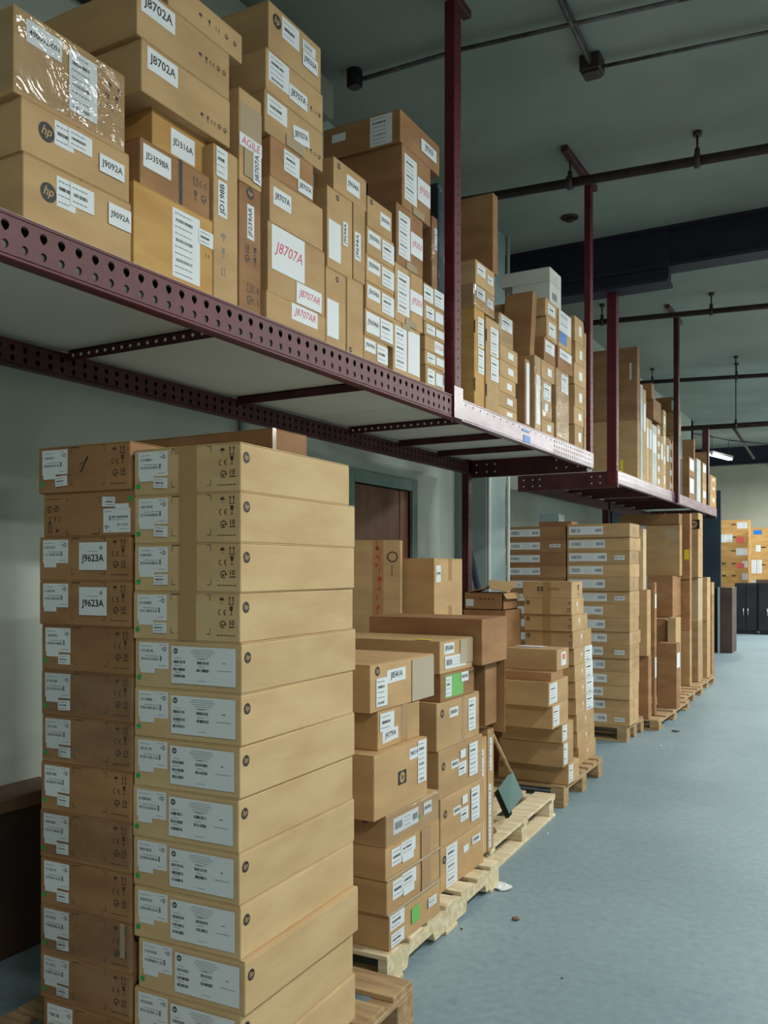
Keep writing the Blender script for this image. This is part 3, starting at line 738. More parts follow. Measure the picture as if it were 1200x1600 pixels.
tops = [690, 767, 847, 926, 1005, 1085, 1167, 1250, 1335, 1417, 1502, 1587, 1672]; n = 13; zb = .1405
jx = [.0, .0, .0, -.002, .003, .002, -.002, -.006, -.004, .0, .014, .0, .004]
jl = [.57, .604, .60, .60, .606, .594, .604, .60, .606, .60, .598, .594, .60]
for i in range(n - 1, -1, -1):
    zt = zc(tops[i], D0)
    look = ('flat kraft carton with bare printed front', 'flat kraft carton with broad white label')[i >= 4]
    o = unit_carton(jx[i], 0, .352, jl[i], zb, zt, lab(look, i, n, WHERE_R), 'flat cartons in the nearest stack, right column', 'pale' if i < 9 else 'kraft', random.uniform(-.004, .004))
    o.data.materials.clear(); o.data.materials.append(M['light'])
    dress(o, 'marks' if i < 4 else 'big', small=i < 4)
    logo(o, 'A', .043, .70, .0145)
    if i == 0: paper(o, 'N', .40, .47, .84, 1.0, 'tape', 'torn_tape', .0008)
    if i < 4: tape_on(o, 'N', .52, .06, 0, 1, 'tape')
    zb = zt
topl = [688, 764, 836, 908, 981, 1056, 1131, 1209, 1289, 1368, 1447, 1526, 1602]; zb = .1405
xl = [0, .014, -.002, -.002, .006, .006, .006, .002, 0, 0, 0, 0, .014]; n = 13
DL = dep(-1.757, 1.745)
for i in range(n - 1, -1, -1):
    zt = zc(topl[i], DL)
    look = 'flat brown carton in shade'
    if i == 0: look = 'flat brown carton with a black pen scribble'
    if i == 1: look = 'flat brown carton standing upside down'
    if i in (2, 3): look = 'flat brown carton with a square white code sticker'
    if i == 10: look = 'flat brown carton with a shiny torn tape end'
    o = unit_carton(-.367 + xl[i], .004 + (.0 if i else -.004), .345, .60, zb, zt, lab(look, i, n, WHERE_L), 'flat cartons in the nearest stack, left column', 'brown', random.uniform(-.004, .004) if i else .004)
    dress(o, 'marks', dot=i not in (2, 3), small=i not in (2, 3)); logo(o, 'A', .043, .70, .0145)
    if i == 0:
        k = Ink(); W, Hh, pos, rot = fr(o, 'N')
        k.face([(.47*W, .42*Hh), (.485*W, .42*Hh), (.56*W, .72*Hh), (.55*W, .76*Hh)]); k.face([(.46*W, .55*Hh), (.50*W, .62*Hh), (.52*W, .66*Hh), (.47*W, .6*Hh)]); k.face([(.35*W, .35*Hh), (.37*W, .37*Hh), (.36*W, .39*Hh)]); printing(o, 'N', k, 'pen_scribble')
    if i == 1: flip(o)
    if i in (2, 3): code(o, 'N', .46, .76, .24, .86, 'J9623A', extra=True)
    if i == 10: paper(o, 'N', .89, .94, .30, .98, 'cleartape', 'torn_tape', .002)
    if i in (5, 6, 8, 10, 11): film_on(o)
    zb = zt
# wide carton behind the double stack
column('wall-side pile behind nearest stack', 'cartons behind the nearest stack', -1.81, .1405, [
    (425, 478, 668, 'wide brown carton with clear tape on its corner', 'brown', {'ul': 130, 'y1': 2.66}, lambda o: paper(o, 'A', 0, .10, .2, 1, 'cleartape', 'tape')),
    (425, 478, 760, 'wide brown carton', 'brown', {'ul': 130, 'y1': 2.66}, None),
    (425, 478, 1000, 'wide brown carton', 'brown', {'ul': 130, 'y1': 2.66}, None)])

# ------------------------------------------------------------------ pallet behind the nearest stack
def sN(o): ship(o, 'A', .01, .27, .52, .95); ship(o, 'A', .02, .26, .06, .42)
def lA(o): ship(o, 'A', .10, .30, .35, .88); ship(o, 'A', .26, .52, .50, .93); paper(o, 'A', .28, .48, .28, .50); paper(o, 'A', .62, .80, .0, 1, 'tape', 'tape'); paper(o, 'A', .0, 1.0, .0, .07, 'cleartape', 'tape')
GP = 'cartons on the pallet behind the nearest stack'; WF = 'pile just behind nearest stack'; WB = 'second pile behind nearest stack'
def flapmark(o): care_row(o, 'N', .25, .95, .70, .028, 'agu')
def jj(o): 
    care_row(o, 'N', .3, .95, .72, .022, 'ou', 'ink'); code(o, 'A', .24, .52, .55, .83, 'J8541A', tilt=.02); ship(o, 'A', .08, .24, .1, .7); logo(o, 'A', .10, .85, .018); paper(o, 'A', .62, .99, .02, .96, 'cleartape', 'tape')
def g779(o): code(o, 'A', .10, .46, .16, .46, 'J9779A', tilt=.05); ship(o, 'A', .04, .36, .45, .92); tape_on(o, 'A', .62, .05, 0, 1, 'tape')
def jhp(o):
    W, Hh, pos, rot = fr(o, 'N'); k = Ink(); k.arrows(.5*W, .82*Hh, .035); k.glass(.5*W, .62*Hh, .035); k.umbrella(.5*W, .38*Hh, .04); printing(o, 'N', k, 'care_markings')
    logo(o, 'A', .5, .5, .026, True); code(o, 'A', .64, .82, .72, .9, 'J9021A'); ship(o, 'A', .80, .97, .28, .98)
def kk_(o): flapmark(o); ship(o, 'A', .12, .58, .30, .80, 3); code(o, 'A', .68, .84, .42, .82, 'J8698A'); k = Ink(); W, Hh, pos, rot = fr(o, 'A'); k.disc(.60*W, .45*Hh, .008, 'green_dot'); k.build('green_dot', o, pos(0, 0, .0012), rot); film_on(o)
def nn(o):
    sN(o); paper(o, 'A', .40, .56, .30, .74, 'green_note', 'green_note'); ship(o, 'A', .73, .90, .40, .68)
column(WF, GP, -1.575, .1255, [
    (578, 678, 1040, 'wide carton with clear taped end', 'kraft', {'D': .75, 'X': -1.60}, jj),
    (590, 656, 1112, 'plain kraft carton with two stacked stickers', 'kraft', {'D': .6, 'X': -1.61}, g779),
    (584, 668, 1182, 'tall carton with square dark mark', 'kraft', {'D': .55}, jhp),
    (603, 686, 1276, 'flat kraft carton with strip label', 'kraft', {'D': .55}, kk_),
    (602, 687, 1328, 'flat kraft carton with white double label', 'kraft', {'D': .55}, lA),
    (604, 687, 1378, 'flat kraft carton with white double label', 'kraft', {'D': .55}, lA),
    (608, 688, 1430, 'kraft carton with light green note', 'kraft', {'D': .55}, nn)], jit=.004)
def hA(o): logo(o, 'A', .12, .76, .018); code(o, 'A', .28, .48, .62, .82, 'J8680A'); ship(o, 'A', .72, .90, .18, .90); tape_on(o, 'A', .60, .03, 0, 1, 'tape')
def oA(o): logo(o, 'A', .10, .65, .018); code(o, 'A', .27, .43, .52, .68, 'J8680A'); ship(o, 'A', .42, .60, .30, .58); paper(o, 'A', .46, .58, .66, .84); ship(o, 'A', .66, .86, .18, .90)
def qA(o): logo(o, 'A', .08, .70, .018); ship(o, 'A', .12, .36, .02, .95); paper(o, 'A', .50, .62, .56, .72); code(o, 'A', .70, .90, .62, .80, 'J8680A')
def dA(o):
    code(o, 'A', .12, .42, .58, .92, 'J8568A'); ship(o, 'A', .14, .78, .12, .52, 3); paper(o, 'A', .60, 1.0, .2, .98, 'cleartape', 'tape'); paper(o, 'T', .84, .93, .05, .16, 'yellow', 'yellow_note')
def d2(o): paper(o, 'A', .12, .66, .1, .9, 'green_note', 'green_note'); ship(o, 'A', .14, .30, .15, .85); code(o, 'A', .58, .80, .55, .9, 'J8698A'); care_row(o, 'A', .82, .99, .8, .02, 'ug', 'ink'); tape_on(o, 'N', .5, .3, 0, 1, 'kraft')
column(WB, GP, -1.66, .1255, [
    (687, 738, 1003, 'flat carton with yellow spot', 'kraft', {'D': .85}, dA),
    (688, 741, 1054, 'flat carton with bright green label', 'brown', {'D': .85}, d2),
    (682, 749, 1100, 'carton with round mark, tall label', 'kraft', {'D': .45}, hA),
    (685, 754, 1175, 'kraft carton with four white labels', 'kraft', {'D': .45}, oA),
    (688, 757, 1250, 'carton with two middle labels', 'kraft', {'D': .45}, oA),
    (688, 756, 1327, 'kraft carton with tall label at its near end', 'kraft', {'D': .45}, qA)], jit=.003)
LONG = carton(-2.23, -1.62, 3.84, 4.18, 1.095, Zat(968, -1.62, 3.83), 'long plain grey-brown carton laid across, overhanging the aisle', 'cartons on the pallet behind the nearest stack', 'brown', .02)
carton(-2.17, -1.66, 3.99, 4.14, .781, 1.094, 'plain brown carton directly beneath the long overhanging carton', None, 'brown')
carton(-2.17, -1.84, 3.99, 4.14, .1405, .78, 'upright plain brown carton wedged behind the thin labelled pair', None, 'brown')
k = MB(); k.box(-1.69, -1.625, 4.160, 4.165, .73, 1.096, 'brown'); f_ = k.build('hanging_flap'); f_.parent = LONG; f_.matrix_parent_inverse = LONG.matrix_basis.inverted()
# thin upright cartons on the next pallet
def strip(o): ship(o, 'A', .05, .35, .05, .92)
o = carton(-1.835, -1.685, 3.993, 4.069, .1405, .72, 'thin upright carton with two long white labels, nearer of the pair by the scoop', 'thin upright cartons by the scoop', 'kraft'); ship(o, 'A', .1, .45, .03, .5); ship(o, 'A', .1, .45, .62, .9)
o = carton(-1.835, -1.68, 4.073, 4.15, .1405, .75, 'thin upright carton with two long white labels, farther of the pair by the scoop', 'thin upright cartons by the scoop', 'kraft'); ship(o, 'A', .1, .5, .03, .55); ship(o, 'A', .2, .6, .66, .93)
# big plain cartons behind
A0 = carton(-.5, 0, 0, .15, .75, 1.72, 'tall kraft carton with red dotted tape in front of the door', None, 'kraft')
ca, sa = math.cos(.42), math.sin(.42); ax, ay = Xat(626, 4.44), 4.44
A0.rotation_euler = (0, 0, .42); A0.location.x = ax - .25 * ca - .075 * sa; A0.location.y = ay - .25 * sa + .075 * ca
k = Ink(); W, Hh, pos, rot = fr(A0, 'N'); r_ = random.Random(4)
for zz in (.95, .90, .85, .77, .71, .60, .54): k.disc(.74*W + r_.uniform(-.01, .01), zz*Hh, .010 + r_.uniform(0, .005), 'red_mark', n=10)
for zz in (.98, .93, .88, .82, .74, .66, .57): k.rect(.74*W + r_.uniform(-.012, .012), zz*Hh, .006, .035, 'red_mark')
printing(A0, 'N', k, 'red_tape_markings'); tape_on(A0, 'N', .74, .06, .5, 1, 'tape', False)
k = Ink(); k.ring(.905*W, .90*Hh, .032, .008, 'brown_ink'); k.rect(.90*W, .82*Hh, .004, .06, 'brown_ink'); printing(A0, 'N', k, 'faded_markings')
carton(-2.78, -2.40, 4.23, 4.57, .1405, .749, 'plain kraft carton hidden beneath the tall red taped carton', None, 'kraft')
B0 = carton(-2.70, -2.243, 4.62, 5.02, 1.20, 1.617, 'square kraft carton with small white sticker against the bright wall', None, 'kraft'); code(B0, 'A', .06, .22, .66, .9, 'J9084')
tape_on(B0, 'A', .55, .05, .68, 1); tape_on(B0, 'A', .55, .05, 0, .32)
carton(-2.70, -2.25, 4.62, 5.02, .1405, 1.199, 'plain kraft carton hidden beneath the square carton by the wall', None, 'kraft')

# ------------------------------------------------------------------ green scoop on the half empty pallet
o = empty('scoop', (-1.93, 4.62, .1405)); tag(o, 'dark green square scoop with wooden handle leaning on the half empty pallet', 'scoop')
def P(u, v, y): x = Xat(u, y); return Vector((x, y, Zat(v, x, y)))
def quad_plate(k, pts, t, mat):
    n = (pts[1] - pts[0]).cross(pts[3] - pts[0]).normalized() * t
    a = [k.bm.verts.new(p) for p in pts]; b = [k.bm.verts.new(p + n) for p in pts]; i = k.mi(mat)
    for f in (a, b[::-1], *[[a[j], b[j], b[(j+1) % 4], a[(j+1) % 4]] for j in range(4)]): k.bm.faces.new(f).material_index = i
q = [P(800, 1203, 4.78), P(818, 1242, 4.72), P(796, 1272, 4.56), P(778, 1232, 4.62)]
k = MB(); quad_plate(k, q, .006, 'dust'); sc = k.build('pan'); 
k = MB(); n_ = (q[1] - q[0]).cross(q[3] - q[0]).normalized(); n_ = n_ if n_.x < 0 else -n_
quad_plate(k, [q[3], q[2], q[2] + n_ * .05 + Vector((0, 0, .0)), q[3] + n_ * .05], .02, 'brush'); br = k.build('dark_rim')
k = MB(); k.rod(P(798, 1208, 4.76), P(765, 1138, 4.80), .012, 'oldwood', 10); ha = k.build('wooden_handle')
for c in (sc, br, ha): c.parent = o; c.location = -o.location

# ------------------------------------------------------------------ pallet of plain cartons
GV = 'plain cartons on the brown block pallet'; WV = 'plain front pile'; WU = 'tall pile behind plain pile'
def vl(o): ship(o, 'A', .05, .42, .1, .92)
def dot3(o): ship(o, 'A', .3, .62, .3, .7)
XV = -1.74
column(WV, GV, XV, .1405, [
    (870, 889, 1016, 'plain kraft carton with reddish sticker on its end', 'kraft', {'ul': 789}, lambda o: (paper(o, 'A', .35, .75, .2, .85), paper(o, 'A', .45, .65, .5, .75, 'pinkpaper', 'red_sticker'), paper(o, 'T', .1, .6, .5, .9, 'paper', 'sheet'))),
    (861, 880, 1052, 'thin plain brown carton', 'brown', {'ul': 789}, None),
    (857, 888, 1067, 'plain kraft carton with narrow end label', 'kraft', {'ul': 789}, vl),
    (863, 888, 1103, 'plain kraft carton with narrow end label', 'kraft', {'ul': 789}, vl),
    (878, 896, 1133, 'plain kraft carton with narrow end label', 'kraft', {'ul': 784}, vl),
    (880, 896, 1161, 'plain kraft carton with narrow end label', 'kraft', {'ul': 780}, vl),
    (888, 905, 1195, 'plain kraft carton with narrow end label', 'kraft', {'ul': 778}, vl)], jit=.0)
def hpN(o): 
    logo(o, 'N', .08, .72, .014); tape_on(o, 'N', .47, .06, 0, 1, 'tape'); care_row(o, 'N', .92, .99, .7, .02, 'u'); care_row(o, 'N', .9, .99, .3, .03, 'a')
    k = Ink(); W, Hh, pos, rot = fr(o, 'A'); k.glass(.45*W, .5*Hh, .06, 'paper'); printing(o, 'A', k, 'white_markings')
def hp1(o):
    logo(o, 'N', .36, .55, .016, True); tape_on(o, 'N', .50, .06, 0, 1, 'tape')
    k = Ink(); W, Hh, pos, rot = fr(o, 'N'); k.text('invent', .36*W, .3*Hh, .03, m='brown_ink'); k.line(.62*W, .6*Hh, .08, .004, 'brown_ink'); k.line(.63*W, .5*Hh, .1, .004, 'brown_ink'); printing(o, 'N', k, 'faded_lettering')
    k = Ink(); W, Hh, pos, rot = fr(o, 'A'); k.glass(.6*W, .5*Hh, .07, 'ink'); printing(o, 'A', k, 'dark_markings')
def wl(o): ship(o, 'A', .58, 1.0, .02, .98); k = Ink(); W, Hh, pos, rot = fr(o, 'A'); k.glass(.4*W, .45*Hh, .05, 'paper'); printing(o, 'A', k, 'white_markings')
def wm(o): k = Ink(); W, Hh, pos, rot = fr(o, 'A'); k.glass(.5*W, .5*Hh, .05, 'paper'); printing(o, 'A', k, 'white_markings')
XU = -1.85
column(WU, 'tall pile on the brown block pallet', XU, .1405, [
    (893, 910, 909, 'kraft carton with square dark mark and brown tape', 'kraft', {'ul': 817}, hp1),
    (893, 912, 935, 'kraft carton with brown tape band', 'kraft', {'ul': 819}, hpN),
    (894, 918, 961, 'kraft carton with brown tape band', 'kraft', {'ul': 819}, hpN),
    (895, 924, 987, 'kraft carton with brown tape band', 'kraft', {'ul': 820}, hpN),
    (897, 925, 1014, 'kraft carton with white end label', 'kraft', {'D': .5}, wl),
    (898, 926, 1040, 'kraft carton with white end label', 'kraft', {'D': .5}, wl),
    (899, 927, 1066, 'kraft carton with white end label', 'kraft', {'D': .5}, wl),
    (900, 927, 1092, 'kraft carton with white end label', 'kraft', {'D': .5}, wl),
    (901, 928, 1118, 'kraft carton with small white end mark', 'kraft', {'D': .5}, wm),
    (902, 929, 1144, 'kraft carton with small white end mark', 'kraft', {'D': .5}, wm),
    (904, 931, 1169, 'kraft carton with small white end mark', 'kraft', {'D': .5}, wm)], jit=.0)
# loose cartons behind them: an opened one on a brown one
T0 = carton(Xat(724, 5.75), Xat(790, 5.75), 5.75, 6.06, .70, Zat(954, -2.235, 5.75), 'brown carton under the opened carton, left of the tall taped pile', None, 'brown')
carton(Xat(724, 5.75), Xat(790, 5.75), 5.75, 6.06, .1405, .699, 'plain brown carton hidden low behind the plain carton pile', None, 'brown')
zt = T0.location.z + DIM[T0.name][2] + .0005
ox0, ox1, oy0, oy1, oz1 = Xat(725, 5.76), Xat(786, 5.76), 5.76, 6.04, Zat(927, -2.25, 5.76)
k = MB(); t = .006
k.box(ox0, ox1, oy0, oy1, zt, zt + t, 'brown'); k.box(ox0, ox1, oy0, oy0 + t, zt, oz1, 'brown'); k.box(ox0, ox1, oy1 - t, oy1, zt, oz1, 'brown')
k.box(ox0, ox0 + t, oy0, oy1, zt, oz1, 'brown'); k.box(ox1 - t, ox1, oy0, oy1, zt, oz1, 'brown')
opn = k.build('open_cardboard_box'); tag(opn, 'opened brown carton with raised flaps beside the rack post', 'box'); DIM[opn.name] = (ox1 - ox0, oy1 - oy0, oz1 - zt)
def flap(pts, mat='kraft'):
    k = MB(); quad_plate(k, [Vector(p) for p in pts], .004, mat); k.build('flap', opn)
flap([(ox0 + .10, oy1 - .06, oz1 + .085), (ox1 - .10, oy0, oz1 + .03), (ox1 + .03, oy0 + .0, oz1 + .005), (ox1 + .02, oy1, oz1 + .07)]); flap([(ox1, oy0, oz1), (ox1, oy1, oz1), (ox1 + .03, oy1, oz1 - .04), (ox1 + .03, oy0, oz1 - .04)])
flap([(ox0, oy0, oz1), (ox0, oy1, oz1), (ox0 + .14, oy1, oz1 + .06), (ox0 + .14, oy0, oz1 + .03)], 'brown')
k = Ink(); k.rect(.045, .05, .06, .05, 'paper'); 
for i_ in range(4): k.umbrella(.13 + .03*i_, .075, .018, 'ink')
k.build('label', opn, (ox0, oy0 - .0007, zt), (PI/2, 0, 0))
# leaning pole against the pilaster
k = MB(); k.rod(P(734, 862, 6.72), (-2.62, 6.9, .05), .028, 'teal', 12); tag(k.build('leaning_pole'), 'dark slanting pole leaning behind the rack post towards the labelled towers', 'pole')

# ------------------------------------------------------------------ flat labelled towers
XT = -1.91
def tw(i):
    def f(o):
        ship(o, 'N', .03, .58 + .03*(i % 3), .22, .82, 3)
        if i in (2, 5, 9, 14): code(o, 'N', .76, .92, .3, .62, '8Q7-3DA')
        k = Ink(); W, Hh, pos, rot = fr(o, 'A'); k.rect(.45*W, .5*Hh, .012, .05, 'brown_ink'); printing(o, 'A', k, 'slot_markings')
        if i % 2 == 0: tape_on(o, 'A', .06, .03, .3, .9, 'cleartape')
    return f
tv = [817, 839, 860, 881, 902, 924, 945, 966, 988, 1009, 1030, 1052, 1073, 1094, 1115]
fu = [999, 1001, 998, 999, 998, 999, 999, 998, 1001, 999, 999, 999, 998, 998, 998]
column('right flat tower', 'flat cartons, right labelled tower', XT, .1405, [
    (984, fu[i], tv[i], 'flat kraft carton with long pale end strip label', 'kraft', {'ul': 886}, tw(i)) for i in range(15)], jit=.004)
def tl(i):
    def f(o):
        ship(o, 'N', .06, .58, .25, .80, 3)
        if i == 1: code(o, 'N', .74, .92, .4, .65, '8Q7-3DA')
    return f
for i in range(14, -1, -1):
    yy = Yat(984, XT) + .01; xa, xb = Xat(790, yy), Xat(883.5, yy); dd = dep(xb, yy)
    z1 = Zat(tv[i] + 2, XT, Yat(984, XT)); z0 = .1405 if i == 14 else Zat(tv[i+1] + 2, XT, Yat(984, XT))
    o = carton(xa + .004*(i % 2), xb, yy, yy + .30, z0, z1, lab('flat dark brown carton with pale strip label', i, 15, 'left flat tower'), 'flat cartons, left labelled tower', 'brown')
    tl(i)(o)
ztw = Zat(tv[0] + 2, XT, Yat(984, XT)); yy = Yat(984, XT) + .08
carton(Xat(842, yy), Xat(893, yy), yy, yy + .2, ztw, ztw + .045, 'small brown carton lying on the left flat labelled tower', None, 'brown')
o = carton(Xat(842, yy), Xat(873, yy), yy + .01, yy + .18, ztw + .0455, ztw + .125, 'small grey-green box lying on top of the small brown carton', None, 'wallgrey')

# ------------------------------------------------------------------ tall upright cartons farther along
GF = 'tall upright cartons along the far row'
def free(uc, u1, vt, vb, X, look, mat='kraft', ul=None, D=.3, z0=None, fn=None, y1=None, grp=GF, rz=0):
    y0 = Yat(uc, X); y1 = y1 or Yat(u1, X); x0 = Xat(ul, y0) if ul else X - D
    za = Zat(vb, X, y0) if z0 is None else z0
    o = carton(x0, X, y0 + .002, y1 - .002, za, Zat(vt, X, y0), look, grp, mat, rz)
    if fn: fn(o)
    return o
def ztop(o): return o.location.z + DIM[o.name][2] + .0005
def side(a, b):
    return lambda o: paper(o, 'A', .1, .9, a, b)
a = free(1013, 1018, 1025, 1116, -1.90, 'brown upright carton standing lowest beside the flat towers', 'brown', ul=975, z0=.101)
b = free(1011, 1017, 922, 1025, -1.90, 'amber upright carton on the lowest one beside the flat towers', 'kraft', ul=975, z0=ztop(a))
c = free(1005, 1010, 826, 922, -1.965, 'narrow pale upright carton topping the pile beside the flat towers', 'pale', ul=996, z0=ztop(b))
a = free(1023, 1026, 1012, 1108, -1.90, 'reddish brown upright carton with low white label', 'brown', ul=1019, z0=.101, fn=side(.55, .85))
b = free(1023, 1026, 910, 1012, -1.90, 'reddish brown upright carton with high white label', 'brown', ul=1018, z0=ztop(a), fn=side(.6, .82))
Y5 = free(1057, 1063, 1006, 1105, -1.79, 'plain brown carton standing forward at the foot of the wide cartons', 'brown', ul=1027, z0=.101, fn=side(.62, .85))
# wide pair with the taped top
y7 = Yat(1062, -2.05)
w1 = carton(-2.62, -2.09, 10.42, 11.25, .1105, .98, 'lower plain brown wide carton behind the forward carton', GF, 'brown')
w2 = free(1051, 1055, 900, 1005, -2.08, 'brown carton with pale edge below the wide taped carton', 'brown', ul=1012, z0=.985, y1=11.25)
w2b = carton(-2.05, -1.96, 10.3, 10.60, .1105, 1.0, 'kraft narrow upright carton right of the wide brown pair', GF, 'kraft')
w3 = free(1062, 1066, 819, 900, -2.05, 'wide kraft carton with shiny tape patch near its top corner', 'kraft', ul=1008, z0=ztop(w2)); 
k = Ink(); W, Hh, pos, rot = fr(w3, 'N'); k.disc(.72*W, .82*Hh, .06, 'cleartape'); k.disc(.8*W, .75*Hh, .04, 'cleartape'); printing(w3, 'N', k, 'tape')
w4 = free(1061, 1066, 802, 819, -2.05, 'long brown carton lying flat on the wide taped carton', 'brown', ul=970, z0=ztop(w3))
# column beyond: cartons with mark near the beam
def mk(o): logo(o, 'N', .35, .5, .06, True)
cols = [
 # uc, u1, X, ul, list of (v_top, look, mat)
 (1078, 1081, -1.98, 1063, 'the slim upright pile beside the wide taped carton', [(802, 'brown carton with yellow note', 'brown', lambda o: paper(o, 'N', .4, .9, .3, .45, 'yellow', 'yellow_note')), (905, 'reddish upright carton', 'brown', None), (985, 'amber upright carton', 'kraft', None)]),
 (1091, 1098, -1.96, 1079, 'the far pile bearing a square dark mark', [(801, 'kraft carton with square dark mark', 'kraft', mk), (837, 'tall kraft carton', 'kraft', None), (902, 'pale film wrapped carton', 'pale', film_on), (970, 'kraft carton in film', 'kraft', film_on)]),
 (1105, 1110, -1.94, 1098, 'the last full height far pile', [(902, 'kraft upright carton', 'kraft', None), (970, 'kraft upright carton', 'kraft', None)]),
 (1112, 1116, -2.05, 1104, 'the short pile beside the dark leaning board', [(910, 'small kraft carton', 'kraft', None), (930, 'brown carton', 'brown', None), (944, 'brown upright carton', 'brown', None)]),
]
for uc, u1, X, ul, wh, its in cols:
    column(wh, 'cartons in ' + wh, X, .1105 if uc < 1110 else .002, [(uc, u1, v, lk, mt, {'ul': ul}, fn) for v, lk, mt, fn in its], jit=.01)
# dark board / low cabinet at the end of the row
y = 13.9
def face_box(name, u0, u1, vt, y0, y1, label, cat, mat, z0=0.0, zt=None, bev=.008):
    xa, xb = Xat(u0, y0), Xat(u1, y0); k = MB(); z1 = zt or Zat(vt, (xa + xb)/2, y0)
    k.box(xa, xb, y0, y1, z0, z1, mat, bev); return tag(k.build(name), label, cat), xa, xb, z1
o, xa, xb, z1 = face_box('low_cabinet', 1122, 1144, 918, 17.3, 17.9, 'dark brown low cabinet standing at the end of the carton row', 'cabinet', 'darkwood')
k = MB(); k.box(xa - .004, xa + .03, 17.28, 17.3, .0, z1 + .006, 'wallgrey'); k.build('pale_edge_strip', o)
k = MB(); k.box(Xat(1112, 17.4), xa - .006, 17.35, 17.95, .0, z1 - .01, 'black', .006); k.build('side_panel', o)
# far end: black cabinets with cartons
YC = 22.6
for i, (a, b, lb) in enumerate(((1148, 1183, 'black two-door cabinet by the far wall, left under the stacked cartons'), (1184, 1222, 'black cabinet by the far wall, right one cut by the frame'))):
    o, xa, xb, zc_ = face_box('black_cabinet', a, b, 911, YC, YC + .7, lb, 'cabinet', 'black', .08)
    k = MB(); k.box(xa + .03, xb - .03, YC + .03, YC + .6, 0, .08, 'black'); k.build('plinth', o)
    m_ = (xa + xb)/2
    for s, (p, q) in enumerate(((xa + .02, m_ - .01), (m_ + .01, xb - .02))):
        k = MB(); k.box(p, q, YC - .02, YC, .1, zc_ - .04, 'black', .004); d_ = k.build('door', o)
        k = MB(); k.rod(((q - .04) if s == 0 else (p + .04), YC - .04, .45), ((q - .04) if s == 0 else (p + .04), YC - .04, .62), .012, 'chrome', 8); k.build('handle', d_)
k = MB(); k.box(Xat(1182, YC + .1), Xat(1240, YC + .1), YC + .02, YC + .6, Zat(911, -2, YC), Zat(906, -2, YC), 'darkwood', .004); tag(k.build('wooden_board'), 'thin dark wooden board lying on the right far black cabinet', 'board')
zcab = Zat(906, -2, YC) + .001
GFar = 'cartons stacked by the far wall'
def farstack(u0, u1, vs, base, y0, wh, looks):
    n = len(vs); z0 = base
    for i in range(n - 1, -1, -1):
        uo = (0, 1, -1, 0, 1, 0, -1)[i % 7] * .4; xa, xb = Xat(u0 + uo, y0), Xat(u1 + uo, y0); z1 = Zat(vs[i], xa, y0)
        look, fn = looks[i]
        o = carton(xa, xb, y0, y0 + .55, z0, z1, lab(look, i, n, wh), GFar, 'amber'); z0 = z1
        if fn: fn(o)
def p2(a, b, c=None):
    def f(o):
        for q in (a, b):
            if q: ship(o, 'N', q, q + .19, .25, .8)
        if c: paper(o, 'N', c, c + .26, .2, .62, 'pinkpaper', 'red_note')
        k = Ink(); W, Hh, pos, rot = fr(o, 'N'); k.rect(.5*W, .6*Hh, .11, .03, 'ink'); k.rect(.15*W, .6*Hh, .09, .05, 'brown_ink') if not a else None
        printing(o, 'N', k, 'slot_markings')
    return f
x_off = dep(Xat(1140, 21.9), 21.9)
YS = YC + .75
farstack(1124, 1169, [813, 831, 853, 873, 892, 911, 929, 947], .0, YS, 'left far wall pile', [
    ('amber carton with wide white label', p2(.62, .78)), ('amber carton with red note and two labels', p2(.06, .26, .58)), ('amber carton with two labels right', p2(.60, .79)),
    ('amber carton with red note', p2(None, .79, .6)), ('amber carton with one white label', p2(None, .79)), ('amber carton', p2(None, None)), ('amber carton', None), ('amber carton', None)])
farstack(1173, 1212, [825, 848, 867], zcab, YC + .05, 'right far wall pile', [('amber carton with blue tape', lambda o: paper(o, 'N', .1, .45, .55, .85, 'blue', 'blue_tape')), ('amber carton with white label', p2(.2, None)), ('tall amber carton with two white labels', p2(.04, .27))])
# clear plastic bag hanging by the partition
k = MB(); bm_ = bmesh.ops.create_icosphere(k.bm, subdivisions=3, radius=.22); k.mi('film')
r_ = random.Random(3)
for v in bm_['verts']: v.co = Vector((v.co.x * .7, v.co.y * .5, v.co.z * 1.5 + .1 * math.sin(9 * v.co.x))) * r_.uniform(.92, 1.08)
pb = Vector((Xat(1120, 17.5), 17.5, z1 + .0)); k2 = k.build('plastic_bag', None, (Xat(1124, 23.35) - .15, 23.5, 1.75)); tag(k2, 'crumpled clear plastic bag hanging beside the left far wall pile', 'bag')

# ------------------------------------------------------------------ cartons on the hung shelf, first bay
ZD = DECK + .0005; XA = -1.92
def G(i): return 'cartons in ' + i
L1 = 'leftmost upper shelf pile'
def hpbox(o):
    logo(o, 'A', .21, .56, .026)
    ship(o, 'A', .28, .45, .42, .88); ship(o, 'A', .40, .62, .52, .88)
def l1c(o):
    code(o, 'A', .10, .40, .66, .92, '490092-001', tilt=.0); ship(o, 'A', .46, .72, .16, .90); care_row(o, 'A', .80, .98, .75, .018, 'ug', 'ink'); care_row(o, 'A', .78, .96, .62, .02, 'tg', 'ink'); care_row(o, 'A', .80, .9, .48, .022, 'c', 'ink'); film_on(o)
column(L1, G(L1), XA, ZD, [
    (20, 196, 4, 'large carton wrapped in clear film with white shipping label', 'kraft', {'D': .5, 'X': -1.925}, l1c),
    (32, 203, 147, 'kraft carton with round dark mark', 'kraft', {'D': .5}, lambda o: (hpbox(o), code(o, 'A', .69, .94, .35, .70, 'J9092A'))),
    (35, 206, 235, 'kraft carton with round dark mark', 'kraft', {'D': .5}, lambda o: (hpbox(o), code(o, 'A', .76, .99, .50, .85, 'J9092A')))], jit=.0)
L2 = 'second upper shelf pile'
